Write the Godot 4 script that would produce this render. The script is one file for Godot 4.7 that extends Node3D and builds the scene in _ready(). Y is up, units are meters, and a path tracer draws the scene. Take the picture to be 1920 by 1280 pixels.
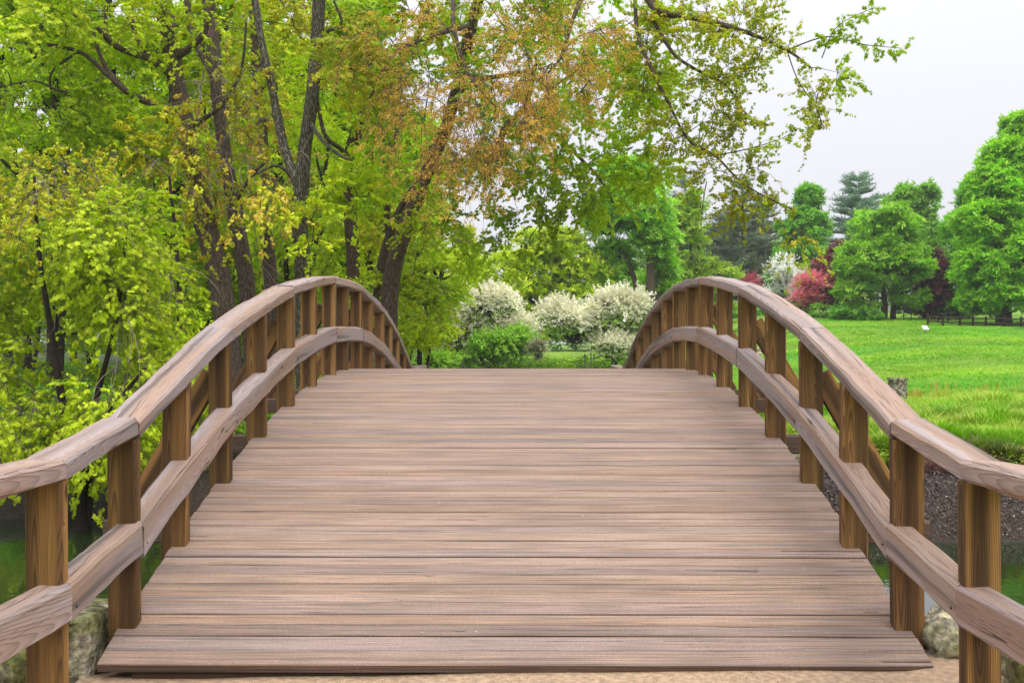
extends Node3D
# A wooden arched footbridge over a small river in spring. Units are metres, y is up, the bridge runs along -z.

const EYE := 1.73
const XI := 2.05          # inner face of the railing posts, from the bridge axis
const AX := -0.035        # bridge axis
var R := RandomNumberGenerator.new()
var noise := FastNoiseLite.new()
var M := {}               # materials
var sprays := {}          # leaf spray meshes


# ---------------------------------------------------------------- mesh buffer
class MB:
	var v := PackedVector3Array()
	var n := PackedVector3Array()
	var uv := PackedVector2Array()
	var c := PackedColorArray()
	var ix := PackedInt32Array()

	func vert(p: Vector3, nn: Vector3, t: Vector2, col: Color) -> int:
		v.append(p)
		n.append(nn)
		uv.append(t)
		c.append(col)
		return v.size() - 1

	func tri(a: int, b: int, d: int) -> void:      # turned so that its front agrees with the normals
		var f := (v[b] - v[a]).cross(v[d] - v[a])
		if f.dot(n[a] + n[b] + n[d]) > 0.0:
			ix.append(a)
			ix.append(d)
			ix.append(b)
		else:
			ix.append(a)
			ix.append(b)
			ix.append(d)

	func quad(a: int, b: int, d: int, e: int) -> void:
		tri(a, b, d)
		tri(a, d, e)

	func flat_quad(p: Vector3, q: Vector3, r: Vector3, s: Vector3, nn: Vector3, col: Color) -> void:
		quad(vert(p, nn, Vector2(0, 0), col), vert(q, nn, Vector2(1, 0), col), vert(r, nn, Vector2(1, 1), col), vert(s, nn, Vector2(0, 1), col))

	func box(b: Basis, o: Vector3, s: Vector3, col: Color, us := 1.0) -> void:
		for ax in 3:
			for sg in [-1.0, 1.0]:
				var nn := Vector3.ZERO
				nn[ax] = sg
				var u := Vector3.ZERO
				u[(ax + 1) % 3] = s[(ax + 1) % 3] * 0.5
				var w := Vector3.ZERO
				w[(ax + 2) % 3] = s[(ax + 2) % 3] * 0.5
				var m := nn * s[ax] * 0.5
				var wn := (b * nn).normalized()
				var lu := u.length() * us
				var lw := w.length() * us
				quad(vert(o + b * (m - u - w), wn, Vector2(-lu, -lw), col), vert(o + b * (m + u - w), wn, Vector2(lu, -lw), col), vert(o + b * (m + u + w), wn, Vector2(lu, lw), col), vert(o + b * (m - u + w), wn, Vector2(-lu, lw), col))

	func mesh(m: Material) -> ArrayMesh:
		var am := ArrayMesh.new()
		if ix.is_empty():
			return am
		var a := []
		a.resize(Mesh.ARRAY_MAX)
		a[Mesh.ARRAY_VERTEX] = v
		a[Mesh.ARRAY_NORMAL] = n
		a[Mesh.ARRAY_TEX_UV] = uv
		a[Mesh.ARRAY_COLOR] = c
		a[Mesh.ARRAY_INDEX] = ix
		am.add_surface_from_arrays(Mesh.PRIMITIVE_TRIANGLES, a)
		am.surface_set_material(0, m)
		return am


# ---------------------------------------------------------------- nodes and tags
func numbered(called: String) -> String:
	if not has_node(NodePath(called)):
		return called
	var k := 1
	while has_node(NodePath("%s_%03d" % [called, k])):
		k += 1
	return "%s_%03d" % [called, k]


func part(called: String, m: Mesh, parent: Node3D, kind := "") -> MeshInstance3D:
	var o := MeshInstance3D.new()
	var nm := called
	if parent.has_node(NodePath(nm)):
		var k: int = int(parent.get_meta("n_" + called, 0)) + 1
		parent.set_meta("n_" + called, k)
		nm = "%s_%03d" % [called, k]
	o.name = nm
	o.mesh = m
	parent.add_child(o, true)
	if kind:
		o.set_meta("kind", kind)
	return o


func tag(o: Node3D, label: String, category: String, group := "", kind := "") -> Node3D:
	if label:
		o.set_meta("label", label)
	if category:
		o.set_meta("category", category)
	if group:
		o.set_meta("group", group)
	if kind:
		o.set_meta("kind", kind)
	return o


func thing(called: String, label: String, category: String, where: Vector3, group := "") -> Node3D:
	var o := Node3D.new()
	o.name = numbered(called)
	add_child(o, true)
	o.position = where
	return tag(o, label, category, group)


func solo(called: String, m: Mesh, label := "", category := "", group := "", kind := "") -> MeshInstance3D:
	var o := MeshInstance3D.new()
	o.name = numbered(called)
	o.mesh = m
	add_child(o, true)
	tag(o, label, category, group, kind)
	return o


# the place that stood d metres before the tripod, at a spot measured on a 1920 x 1280 survey picture
func at(px: float, py: float, d: float) -> Vector3:
	return Vector3(d * (px - 975.0) / 1870.0, EYE - d * (py - 640.0) / 1870.0, -d)


func rr(a: float, b: float) -> float:
	return R.randf_range(a, b)


func rdir() -> Vector3:
	var z := rr(-1, 1)
	var t := rr(0, TAU)
	var s := sqrt(1.0 - z * z)
	return Vector3(s * cos(t), z, s * sin(t))


func lin(r: float, g: float, b: float) -> Color:      # 0..255 screen values to linear
	return Color(r / 255.0, g / 255.0, b / 255.0).srgb_to_linear()


# ---------------------------------------------------------------- ground shape
func shore(x: float) -> float:          # distance of the far waterline
	return 14.3 - 1.1 * smoothstep(3.0, 7.0, x) + 0.35 * sin(x * 0.9 + 1.0) + 0.8 * smoothstep(-3.0, -9.0, x)


func ground_y(x: float, d: float) -> float:
	var y := -0.16 * (1.0 - smoothstep(1.9, 2.3, absf(x - AX)))
	# near bank
	var near_edge := 5.5 + 0.25 * sin(x * 1.7) + 0.6 * smoothstep(3.5, 9.0, absf(x))
	if d > near_edge + 2.5:
		y = 0.0
	else:
		y -= 1.9 * smoothstep(near_edge, near_edge + 0.7, d)
		y -= 0.75 * smoothstep(2.5, 4.2, absf(x)) * smoothstep(2.6, 4.6, d) * (1.0 - smoothstep(near_edge, near_edge + 0.7, d))
		return y
	var t := d - shore(x)
	if t < 0.0:
		return maxf(-1.9, -0.97 + t * 0.5)
	y = -0.97 + 0.97 * (1.0 - exp(-t * 0.48)) + 0.1 * smoothstep(0.0, 0.4, t)
	y += 0.04 * noise.get_noise_2d(x * 40.0, d * 40.0) * smoothstep(0, 1, t)
	var side := smoothstep(5.0, 22.0, x - maxf(0.0, d - 60.0) * 0.06)
	y += 0.057 * maxf(0.0, d - 24.0) * side * (1.0 if d < 110.0 else 1.0 - 0.5 * smoothstep(110.0, 260.0, d))
	y += 0.25 * noise.get_noise_2d(x * 5.0, d * 5.0) * smoothstep(26.0, 50.0, d)
	return y


# ---------------------------------------------------------------- textures
func grey(w: int, h: int, nw: int, nh: int, freq: float, oct: int, sd: int) -> PackedByteArray:
	var f := FastNoiseLite.new()
	f.seed = sd
	f.noise_type = FastNoiseLite.TYPE_SIMPLEX_SMOOTH
	f.frequency = freq
	f.fractal_octaves = oct
	var im := f.get_image(nw, nh)
	if nw != w or nh != h:
		im.resize(w, h, Image.INTERPOLATE_CUBIC)
	im.convert(Image.FORMAT_L8)
	return im.get_data()


func tex_rgb(w: int, h: int, data: PackedByteArray) -> ImageTexture:
	return ImageTexture.create_from_image(Image.create_from_data(w, h, false, Image.FORMAT_RGB8, data))


func tex_l(w: int, h: int, data: PackedByteArray) -> ImageTexture:
	return ImageTexture.create_from_image(Image.create_from_data(w, h, false, Image.FORMAT_L8, data))


func mat(called: String, tex: Texture2D, rough: float, height: Texture2D = null, hs := 0.3, vc := true) -> StandardMaterial3D:
	var m := StandardMaterial3D.new()
	m.resource_name = called
	if tex:
		m.albedo_texture = tex
	m.roughness = rough
	m.vertex_color_use_as_albedo = vc
	m.metallic_specular = 0.4
	if height:
		m.heightmap_enabled = true
		m.heightmap_texture = height
		m.heightmap_scale = hs
	M[called] = m
	return m


func make_textures() -> void:
	# weathered deck boards: long fine streaks, grey and tan, hairline cracks, sand specks
	var W := 1024
	var H := 1024
	var s1 := grey(W, H, 40, H, 0.20, 4, 11)
	var s2 := grey(W, H, 14, H, 0.05, 3, 12)
	var s3 := grey(W, H, 26, H, 0.06, 3, 13)
	var s4 := grey(W, H, W, H, 0.45, 2, 14)
	var s5 := grey(W, H, 96, 96, 0.05, 3, 15)
	var s6 := grey(W, H, 12, 512, 0.06, 2, 16)
	var col := PackedByteArray()
	col.resize(W * H * 3)
	var hgt := PackedByteArray()
	hgt.resize(W * H)
	for i in W * H:
		var a := s1[i] / 255.0
		var b := s2[i] / 255.0
		var c := s3[i] / 255.0
		var e := s5[i] / 255.0
		var bb := clampf((b - 0.5) * 1.15 + 0.5, 0.0, 1.0)
		var r := lerpf(132.0, 149.0, bb)
		var g := lerpf(118.0, 119.0, bb)
		var l := lerpf(113.0, 98.0, bb)
		var k := 0.80 + 0.37 * a + 0.14 * (e - 0.5)
		if c < 0.34:
			k *= lerpf(0.62, 1.0, c / 0.34)
		if a < 0.22:
			k *= lerpf(0.55, 1.0, a / 0.22)
		if absf(s6[i] / 255.0 - 0.5) < 0.016 and e > 0.46:
			k *= 0.62
		if c > 0.80:
			k *= 1.0 + (c - 0.80) * 1.6
		var sp := s4[i] / 255.0
		k *= 0.80 + 0.40 * sp
		if sp > 0.80 and e > 0.40:
			r += 40.0
			g += 34.0
			l += 24.0
		col[i * 3] = clampi(int(r * k), 0, 255)
		col[i * 3 + 1] = clampi(int(g * k), 0, 255)
		col[i * 3 + 2] = clampi(int(l * k), 0, 255)
		hgt[i] = clampi(int(255.0 * (0.5 * a + 0.35 * minf(1.0, c * 1.6) + 0.15 * sp)), 0, 255)
	mat("deck", tex_rgb(W, H, col), 0.82, tex_l(W, H, hgt), 0.35)

	# sawn timber with growth rings: eight strips, each cut differently through the log
	var fib := grey(W, H, 30, H, 0.5, 2, 21)
	var wob := grey(W, H, 24, 64, 0.06, 3, 22)
	var dirt := grey(W, H, 14, 220, 0.05, 3, 23)
	var crack := grey(W, H, 10, 420, 0.05, 2, 25)
	var dirt2 := grey(W, H, 22, 160, 0.04, 4, 24)
	var dark := PackedByteArray()
	dark.resize(W * H * 3)
	var pale := PackedByteArray()
	pale.resize(W * H * 3)
	hgt = PackedByteArray()
	hgt.resize(W * H)
	R.seed = 5
	for s in 8:
		var cc := rr(-0.05, 0.05)
		var z0 := rr(-0.05, 0.06)
		var sl := rr(0.03, 0.10) * (1.0 if s % 2 else -1.0)
		var sp := rr(0.0055, 0.009)
		var ku := rr(0.2, 0.8)
		var kv := rr(-0.05, 0.05)
		var knot := s % 3 == 0
		var heart := rr(-0.06, 0.06)
		for j in 128:
			var v0 := (j / 128.0 - 0.5) * 0.2
			for i in W:
				var p := (s * 128 + j) * W + i
				var u := i / 1024.0
				var wn := wob[p] / 255.0 - 0.5
				var vv := v0 - cc + 0.035 * wn
				var zz := z0 + sl * (u - 0.5) * 2.0 + 0.03 * wn
				var rho := sqrt(vv * vv + zz * zz)
				var kd := 1.0
				if knot:
					var dx := (u - ku) * 2.0 * 0.55
					var dy := v0 - kv
					var q := dx * dx + dy * dy
					var near := exp(-q / 0.0016)
					rho = lerpf(rho, sqrt(q) * 1.2, near)
					kd = 1.0 - 0.75 * exp(-q / 0.00012)
				var t := fposmod(rho / sp, 1.0)
				var late := t * t * (1.0 if t < 0.86 else (1.0 - t) / 0.14)
				var fb := fib[p] / 255.0
				var di := dirt[p] / 255.0
				# darker heartwood band through some of the posts
				var hw := smoothstep(0.045, 0.02, absf(v0 - heart + 0.03 * wn)) * 0.32
				var kk := (1.0 - 0.46 * late) * (0.80 + 0.40 * fb) * kd * (0.74 + 0.5 * di) * (1.0 - hw)
				dark[p * 3] = clampi(int(144.0 * kk), 0, 255)
				dark[p * 3 + 1] = clampi(int(107.0 * pow(kk, 1.1)), 0, 255)
				dark[p * 3 + 2] = clampi(int(60.0 * pow(kk, 1.2)), 0, 255)
				var kp := (1.0 - 0.20 * late) * (0.86 + 0.24 * fb) * lerpf(1.0, kd, 0.7) * (0.94 + 0.22 * di)
				var ck := absf(crack[p] / 255.0 - 0.5)
				if ck < 0.009 and dirt2[p] > 132:
					kp *= 0.5
					late = 1.0
				if fb < 0.13:
					kp *= 0.7
				var br := clampf((dirt2[p] / 255.0 - 0.5) * 2.6 + 0.5, 0.0, 1.0)
				if di < 0.30:
					kp *= lerpf(0.78, 1.0, smoothstep(0.12, 0.30, di))
				pale[p * 3] = clampi(int(lerpf(152.0, 150.0, br) * kp), 0, 255)
				pale[p * 3 + 1] = clampi(int(lerpf(138.0, 125.0, br) * kp), 0, 255)
				pale[p * 3 + 2] = clampi(int(lerpf(136.0, 110.0, br) * kp), 0, 255)
				hgt[p] = clampi(int(255.0 * (0.55 * (1.0 - late) + 0.45 * fb)), 0, 255)
	var gh := tex_l(W, H, hgt)
	mat("post", tex_rgb(W, H, dark), 0.75, gh, 0.25)
	mat("rail", tex_rgb(W, H, pale), 0.8, gh, 0.35)
	var old := mat("old_timber", M.rail.albedo_texture, 0.85, gh, 0.5)
	old.albedo_color = Color(0.62, 0.60, 0.58)

	# bark: interlaced ridges along the stem, lichen flecks
	var bw := 512
	var b1 := grey(bw, bw, bw, 60, 0.07, 4, 31)
	var b2 := grey(bw, bw, 128, 128, 0.06, 4, 32)
	var b3 := grey(bw, bw, 200, 200, 0.045, 4, 33)
	var bc := PackedByteArray()
	bc.resize(bw * bw * 3)
	var bl := PackedByteArray()
	bl.resize(bw * bw * 3)
	var bh := PackedByteArray()
	bh.resize(bw * bw)
	for i in bw * bw:
		var a := absf(b1[i] / 255.0 - 0.5) * 2.0
		a = clampf(a * 1.7, 0.0, 1.0)
		var k := (0.42 + 0.62 * a) * (0.8 + 0.4 * b2[i] / 255.0)
		bc[i * 3] = clampi(int(158.0 * k), 0, 255)
		bc[i * 3 + 1] = clampi(int(136.0 * k), 0, 255)
		bc[i * 3 + 2] = clampi(int(122.0 * k), 0, 255)
		var li := smoothstep(0.52, 0.62, b3[i] / 255.0)
		bl[i * 3] = clampi(int(lerpf(128.0, 178.0, li) * k), 0, 255)
		bl[i * 3 + 1] = clampi(int(lerpf(114.0, 184.0, li) * k), 0, 255)
		bl[i * 3 + 2] = clampi(int(lerpf(100.0, 160.0, li) * k), 0, 255)
		bh[i] = clampi(int(255.0 * (0.75 * a + 0.25 * b2[i] / 255.0)), 0, 255)
	var bht := tex_l(bw, bw, bh)
	mat("bark", tex_rgb(bw, bw, bc), 0.95, bht, 2.5)
	mat("bark_lichen", tex_rgb(bw, bw, bl), 0.95, bht, 2.5)
	mat("twig", null, 0.9)

	# stone, triplanar: granite specks and lichen
	var g1 := grey(bw, bw, bw, bw, 0.012, 5, 41)
	var g2 := grey(bw, bw, bw, bw, 0.35, 2, 42)
	var g3 := grey(bw, bw, bw, bw, 0.03, 4, 43)
	var gc := PackedByteArray()
	gc.resize(bw * bw * 3)
	var gg := PackedByteArray()
	gg.resize(bw * bw)
	var sc := PackedByteArray()
	sc.resize(bw * bw * 3)
	var so := PackedByteArray()
	so.resize(bw * bw * 3)
	for i in bw * bw:
		var k := (0.35 + 1.0 * g1[i] / 255.0) * (0.72 + 0.56 * g2[i] / 255.0)
		var li := smoothstep(0.5, 0.7, g3[i] / 255.0)
		gc[i * 3] = clampi(int(184.0 * k), 0, 255)
		gc[i * 3 + 1] = clampi(int(lerpf(174.0, 180.0, li) * k), 0, 255)
		gc[i * 3 + 2] = clampi(int(lerpf(160.0, 138.0, li) * k), 0, 255)
		gg[i] = clampi(int(255.0 * (0.6 * g1[i] / 255.0 + 0.25 * g3[i] / 255.0 + 0.15 * g2[i] / 255.0)), 0, 255)
		# coarse sand, kept near one so that the vertex colour carries the tone
		var q := (0.80 + 0.30 * g3[i] / 255.0) * (0.66 + 0.56 * g2[i] / 255.0)
		sc[i * 3] = clampi(int(232.0 * q), 0, 255)
		sc[i * 3 + 1] = clampi(int(228.0 * q), 0, 255)
		sc[i * 3 + 2] = clampi(int(222.0 * q), 0, 255)
		var w := (0.55 + 0.6 * g3[i] / 255.0) * (0.6 + 0.6 * g2[i] / 255.0)
		so[i * 3] = clampi(int(240.0 * w), 0, 255)
		so[i * 3 + 1] = clampi(int(236.0 * w), 0, 255)
		so[i * 3 + 2] = clampi(int(226.0 * w), 0, 255)
	var st := mat("stone", tex_rgb(bw, bw, gc), 0.9, tex_l(bw, bw, gg), 7.0)
	st.uv1_triplanar = true
	st.uv1_world_triplanar = true
	st.uv1_scale = Vector3(1.6, 1.6, 1.6)
	var sd := mat("sand", tex_rgb(bw, bw, sc), 0.95, tex_l(bw, bw, g2), 0.6)
	sd.uv1_triplanar = true
	sd.uv1_world_triplanar = true
	sd.uv1_scale = Vector3(1.1, 1.1, 1.1)
	var gd := mat("earth", tex_rgb(bw, bw, so), 0.95, tex_l(bw, bw, gg), 4.0)
	gd.uv1_triplanar = true
	gd.uv1_world_triplanar = true
	gd.uv1_scale = Vector3(0.7, 0.7, 0.7)

	# leaves: thin, a little glossy, light passes through them
	for k in [["leaf", 0.5, Color(0.86, 0.98, 0.22)], ["petal", 0.8, Color(0.8, 0.8, 0.75)], ["needle", 0.7, Color(0.25, 0.3, 0.15)], ["grass", 0.6, Color(0.6, 0.8, 0.2)], ["purple_leaf", 0.6, Color(0.7, 0.25, 0.3)]]:
		var m := mat(k[0], null, k[1])
		m.backlight_enabled = true
		m.backlight = k[2]
		m.cull_mode = BaseMaterial3D.CULL_DISABLED
	mat("plain", null, 0.7)
	var iron := mat("iron", null, 0.5)
	iron.metallic_specular = 0.5
	var wn1 := FastNoiseLite.new()
	wn1.seed = 51
	wn1.frequency = 0.02
	wn1.fractal_octaves = 3
	var wi := wn1.get_seamless_image(512, 512)
	wi.bump_map_to_normal_map(3.0)
	var wm := mat("water", null, 0.04)
	wm.vertex_color_use_as_albedo = false
	wm.albedo_color = Color(0.014, 0.024, 0.008).linear_to_srgb()
	wm.metallic_specular = 0.75
	wm.normal_enabled = true
	wm.normal_texture = ImageTexture.create_from_image(wi)
	wm.normal_scale = 0.07
	wm.uv1_triplanar = true
	wm.uv1_world_triplanar = true
	wm.uv1_scale = Vector3(0.35, 0.35, 0.35)


# ---------------------------------------------------------------- timber
func beam(mb: MB, pts: PackedVector3Array, side: Vector3, w: float, h: float, ch: float, u0: float, us: float, v0: float, vs: float, tint: Color, wob := 0.0, caps := true, top_tint := 1.0, plumb := false) -> void:
	var hw := w * 0.5
	var hh := h * 0.5
	var sec := [Vector2(hw, hh - ch), Vector2(hw - ch, hh), Vector2(-hw + ch, hh), Vector2(-hw, hh - ch), Vector2(-hw, -hh + ch), Vector2(-hw + ch, -hh), Vector2(hw - ch, -hh), Vector2(hw, -hh + ch)]
	var n := pts.size()
	var sd := rr(0, 900)
	var length := 0.0
	var rows := []
	for i in n:
		if i > 0:
			length += pts[i].distance_to(pts[i - 1])
		var t := (pts[mini(i + 1, n - 1)] - pts[maxi(i - 1, 0)]).normalized()
		var up := side.cross(t).normalized()
		if plumb:
			up = Vector3.UP
		if up.y < -0.001 or (absf(up.y) <= 0.001 and up.z < 0.0):
			up = -up
		var ring := []
		for k in 8:
			var q: Vector2 = sec[k]
			if plumb:
				q.y /= maxf(0.5, sqrt(t.x * t.x + t.z * t.z))
			if wob > 0.0:
				q.x += wob * noise.get_noise_2d(sd + length * 190.0, k * 70.0)
				q.y += wob * noise.get_noise_2d(sd + 300.0 + length * 190.0, k * 70.0)
			ring.append(pts[i] + side * q.x + up * q.y)
		rows.append([ring, side, up, length])
	for k in 8:
		var k2 := (k + 1) % 8
		var a: Vector2 = sec[k]
		var b: Vector2 = sec[k2]
		var e := b - a
		var nn := Vector2(-e.y, e.x)
		if nn.dot(a + b) < 0.0:
			nn = -nn
		nn = nn.normalized()
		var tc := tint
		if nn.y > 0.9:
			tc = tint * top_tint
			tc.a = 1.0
		var flip := 0.0 if absf(nn.y) > 0.9 else 0.3
		var ca := a.x if absf(nn.y) > 0.9 else a.y
		var cb := b.x if absf(nn.y) > 0.9 else b.y
		var prev := [-1, -1]
		for i in n:
			var row: Array = rows[i]
			var wn: Vector3 = (row[1] * nn.x + row[2] * nn.y).normalized()
			var u: float = u0 + flip + row[3] * us
			var p := mb.vert(row[0][k], wn, Vector2(u, v0 + ca * vs), tc)
			var q := mb.vert(row[0][k2], wn, Vector2(u, v0 + cb * vs), tc)
			if i > 0:
				mb.quad(prev[0], prev[1], q, p)
			prev = [p, q]
	if caps:
		for e in [0, n - 1]:
			var row: Array = rows[e]
			var t: Vector3 = (pts[e] - pts[1 if e == 0 else n - 2]).normalized()
			var ids := []
			for k in 8:
				ids.append(mb.vert(row[0][k], t, Vector2(u0 + sec[k].x * 0.3, v0 + sec[k].y * vs), tint * Color(0.8, 0.8, 0.8)))
			for k in range(1, 7):
				mb.tri(ids[0], ids[k], ids[k + 1])


func line(a: Vector3, b: Vector3, n: int) -> PackedVector3Array:
	var p := PackedVector3Array()
	for i in n + 1:
		p.append(a.lerp(b, float(i) / n))
	return p


func timber(mb: MB, pts: PackedVector3Array, side: Vector3, w: float, h: float, ch: float, tint: Color, wob := 0.0, top_tint := 1.0, plumb := false) -> void:
	var strip := R.randi_range(0, 7)
	beam(mb, pts, side, w, h, ch, rr(0.0, 0.06), 0.26, strip / 8.0 + 0.0625, 1.0 / 1.75, tint, wob, true, top_tint, plumb)


func deck_y(d: float) -> float:
	var q := (12.3 - d) / 7.18
	return EYE - 0.345 - 1.31 * q * q


func rail_y(d: float, mid: bool) -> float:
	var e := d
	if d > 12.3:
		e = 24.6 - d
	if e >= 5.43:
		return deck_y(d) + (0.447 if mid else 1.057)
	var ks := [5.43, 4.56, 3.6, 2.0]
	var vs := [0.653, 0.528, 0.53, 0.54] if mid else [1.263, 1.136, 1.145, 1.16]
	for i in 3:
		if e >= ks[i + 1]:
			return lerpf(vs[i + 1], vs[i], (e - ks[i + 1]) / (ks[i] - ks[i + 1]))
	return vs[3]


const POSTS := [2.5, 3.5, 4.56, 5.43, 6.26, 7.185, 8.17, 9.18, 10.2, 11.24, 12.1, 13.1, 14.15, 15.3, 16.3, 17.3, 18.3, 19.2, 20.1, 21.1]
const JOINTS := [2.1, 4.56, 5.43, 7.185, 9.18, 11.24, 13.1, 15.3, 17.3, 19.2, 20.1, 22.2]
const BENTS := [7.185, 9.18, 11.24, 13.1, 15.3, 17.3]


func build_bridge() -> void:
	R.seed = 100
	var b := thing("wooden_footbridge", "arched wooden footbridge with plank deck and two curved timber railings", "footbridge", Vector3.ZERO)
	# deck boards
	var d := 5.12
	var count := 0
	while d < 19.45:
		var w := rr(0.085, 0.116)
		if count < 2:
			w = 0.12
		var slope := (deck_y(d + 0.05) - deck_y(d - 0.05)) / 0.1
		var run := w / sqrt(1.0 + slope * slope)
		var dc := d + run * 0.5
		var mb := MB.new()
		var x0 := AX - 2.15 + rr(-0.006, 0.006)
		var x1 := AX + 2.15 + rr(-0.006, 0.006)
		var up := Vector3(0, 1, slope).normalized()
		var cy := deck_y(dc) - 0.024
		var lift := rr(-0.0035, 0.0035)
		var pts := PackedVector3Array()
		var s := rr(0, 500)
		for i in 9:
			var x := lerpf(x0, x1, i / 8.0)
			var bow := 0.004 * noise.get_noise_2d(x * 30.0, s)
			pts.append(Vector3(x, cy + lift + bow, -dc + 0.004 * noise.get_noise_2d(x * 22.0, s + 99.0)))
		var t := rr(0.80, 1.14)
		if R.randf() < 0.16:
			t *= 0.86
		var warm := rr(-0.075, 0.075)
		var tint := Color(t * (1.0 + warm * 0.6), t, t * (1.0 - warm * 1.3))
		var hw := (w - rr(0.002, 0.006)) * 0.5
		# section runs along the slope
		var sl := Vector3(0, slope, -1.0).normalized()
		var sec := [[-hw, -0.024], [-hw, 0.0195], [-hw + 0.005, 0.024], [hw - 0.005, 0.024], [hw, 0.0195], [hw, -0.024]]
		var v0 := rr(0.07, 0.93)
		var u0 := rr(0.45, 0.55)
		var flipu := 1.0 if R.randf() < 0.5 else -1.0
		for k in 6:
			var a: Array = sec[k]
			var c: Array = sec[(k + 1) % 6]
			var e := Vector2(c[0] - a[0], c[1] - a[1])
			var nl := Vector2(-e.y, e.x).normalized()
			if nl.dot(Vector2(a[0] + c[0], a[1] + c[1])) < 0.0:
				nl = -nl
			var wn := (sl * nl.x + up * nl.y).normalized()
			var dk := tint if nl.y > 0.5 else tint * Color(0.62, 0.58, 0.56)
			dk.a = 1.0
			var pr := [-1, -1]
			for i in 9:
				var u := u0 + flipu * pts[i].x / 5.0
				var p := mb.vert(pts[i] + sl * a[0] + up * a[1], wn, Vector2(u, v0 + (a[0] + a[1]) / 1.25), dk)
				var q := mb.vert(pts[i] + sl * c[0] + up * c[1], wn, Vector2(u, v0 + (c[0] + c[1]) / 1.25), dk)
				if i > 0:
					mb.quad(pr[0], pr[1], q, p)
				pr = [p, q]
		for e in [0, 8]:
			var nx := Vector3(-1 if e == 0 else 1, 0, 0)
			var ids := []
			for k in 6:
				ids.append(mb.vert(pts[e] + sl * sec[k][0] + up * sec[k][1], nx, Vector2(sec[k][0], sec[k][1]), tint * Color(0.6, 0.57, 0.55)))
			for k in range(1, 5):
				mb.tri(ids[0], ids[k], ids[k + 1])
		part("deck_plank", mb.mesh(M.deck), b)
		d += run
		count += 1
	# posts
	for s in [-1.0, 1.0]:
		for pd in POSTS:
			var mb := MB.new()
			var near: bool = pd < 5.0 or pd > 19.6
			var y0: float = -0.45 if near else deck_y(pd) - 0.42
			var y1: float = rail_y(pd, false) - 0.043
			var wd := rr(0.150, 0.164)
			var px: float = AX + s * (XI + wd * 0.5 + rr(-0.004, 0.006))
			var lean := rr(-0.008, 0.008)
			var p0 := Vector3(px - lean, y0, -pd)
			var p1 := Vector3(px + lean, y1, -pd + rr(-0.008, 0.008))
			var tw := rr(-0.06, 0.06)
			var t := rr(0.78, 1.3)
			if R.randf() < 0.25:
				t *= 0.72
			timber(mb, line(p0, p1, 4), Vector3(cos(tw), 0, sin(tw)), wd, rr(0.078, 0.09), 0.007, Color(t, t * rr(0.95, 1.02), t * rr(0.9, 1.02)), 0.004)
			part("post", mb.mesh(M.post), b)
	# railings: hewn beams that meet over the posts, the top one flat and wide, the middle one let into the posts
	for s in [-1.0, 1.0]:
		for j in JOINTS.size() - 1:
			for mid in [false, true]:
				var a: float = JOINTS[j] + 0.0015
				var c: float = JOINTS[j + 1] - 0.0015
				var n := 12
				var pts := PackedVector3Array()
				var ya := rail_y(a, mid)
				var yc := rail_y(c, mid)
				var dy := rr(-0.006, 0.006)
				var dx := rr(-0.006, 0.006)
				for i in n + 1:
					var dd := lerpf(a, c, float(i) / n)
					var y := lerpf(lerpf(ya, yc, float(i) / n), rail_y(dd, mid), 0.62)
					var x: float = AX + s * (XI + (0.045 if mid else 0.1) + dx)
					pts.append(Vector3(x, y + dy, -dd))
				var mb := MB.new()
				var t := rr(0.86, 1.10)
				var tint := Color(t * rr(0.99, 1.05), t, t * rr(0.95, 1.02))
				if mid:
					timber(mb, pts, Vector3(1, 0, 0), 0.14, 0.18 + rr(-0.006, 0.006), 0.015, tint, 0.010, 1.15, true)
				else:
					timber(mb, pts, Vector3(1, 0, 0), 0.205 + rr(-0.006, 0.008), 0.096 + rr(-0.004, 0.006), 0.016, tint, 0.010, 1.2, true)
				part("middle_rail" if mid else "top_rail", mb.mesh(M.rail), b)
				if mid:
					for e in [a + 0.05]:
						var bm := MB.new()
						var bc := Vector3(AX + s * (XI - 0.024), rail_y(e, true) - 0.03, -e)
						tube(bm, PackedVector3Array([bc + Vector3(s * 0.02, 0, 0), bc - Vector3(s * 0.006, 0, 0), bc - Vector3(s * 0.008, 0, 0)]), [0.009, 0.009, 0.001], 8, Color(0.07, 0.065, 0.06))
						part("bolt", bm.mesh(M.iron), b)
	# outriggers, braces, bents
	for bd in BENTS:
		var y: float = deck_y(bd) - 0.27
		var mb := MB.new()
		timber(mb, line(Vector3(AX - 2.95, y - 0.08, -bd), Vector3(AX + 2.95, y - 0.08, -bd), 8), Vector3(0, 0, 1), 0.17, 0.16, 0.008, Color(0.85, 0.78, 0.68), 0.008)
		part("crossbeam", mb.mesh(M.old_timber), b)
		mb = MB.new()
		timber(mb, line(Vector3(AX - 2.5, y - 0.33, -bd + 0.02), Vector3(AX + 2.5, y - 0.33, -bd + 0.02), 8), Vector3(0, 0, 1), 0.07, 0.32, 0.006, Color(0.88, 0.86, 0.86), 0.006)
		part("pile_cap", mb.mesh(M.old_timber), b)
		for s in [-1.0, 1.0]:
			mb = MB.new()
			var a := Vector3(AX + s * 2.82, y - 0.02, -bd - 0.035)
			var c := Vector3(AX + s * 2.20, deck_y(bd) + 0.77, -bd - 0.035)
			timber(mb, line(a, c, 4), Vector3(0, 0, 1), 0.075, 0.15, 0.006, Color(0.85, 0.8, 0.74), 0.006)
			part("brace", mb.mesh(M.post), b)
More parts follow.
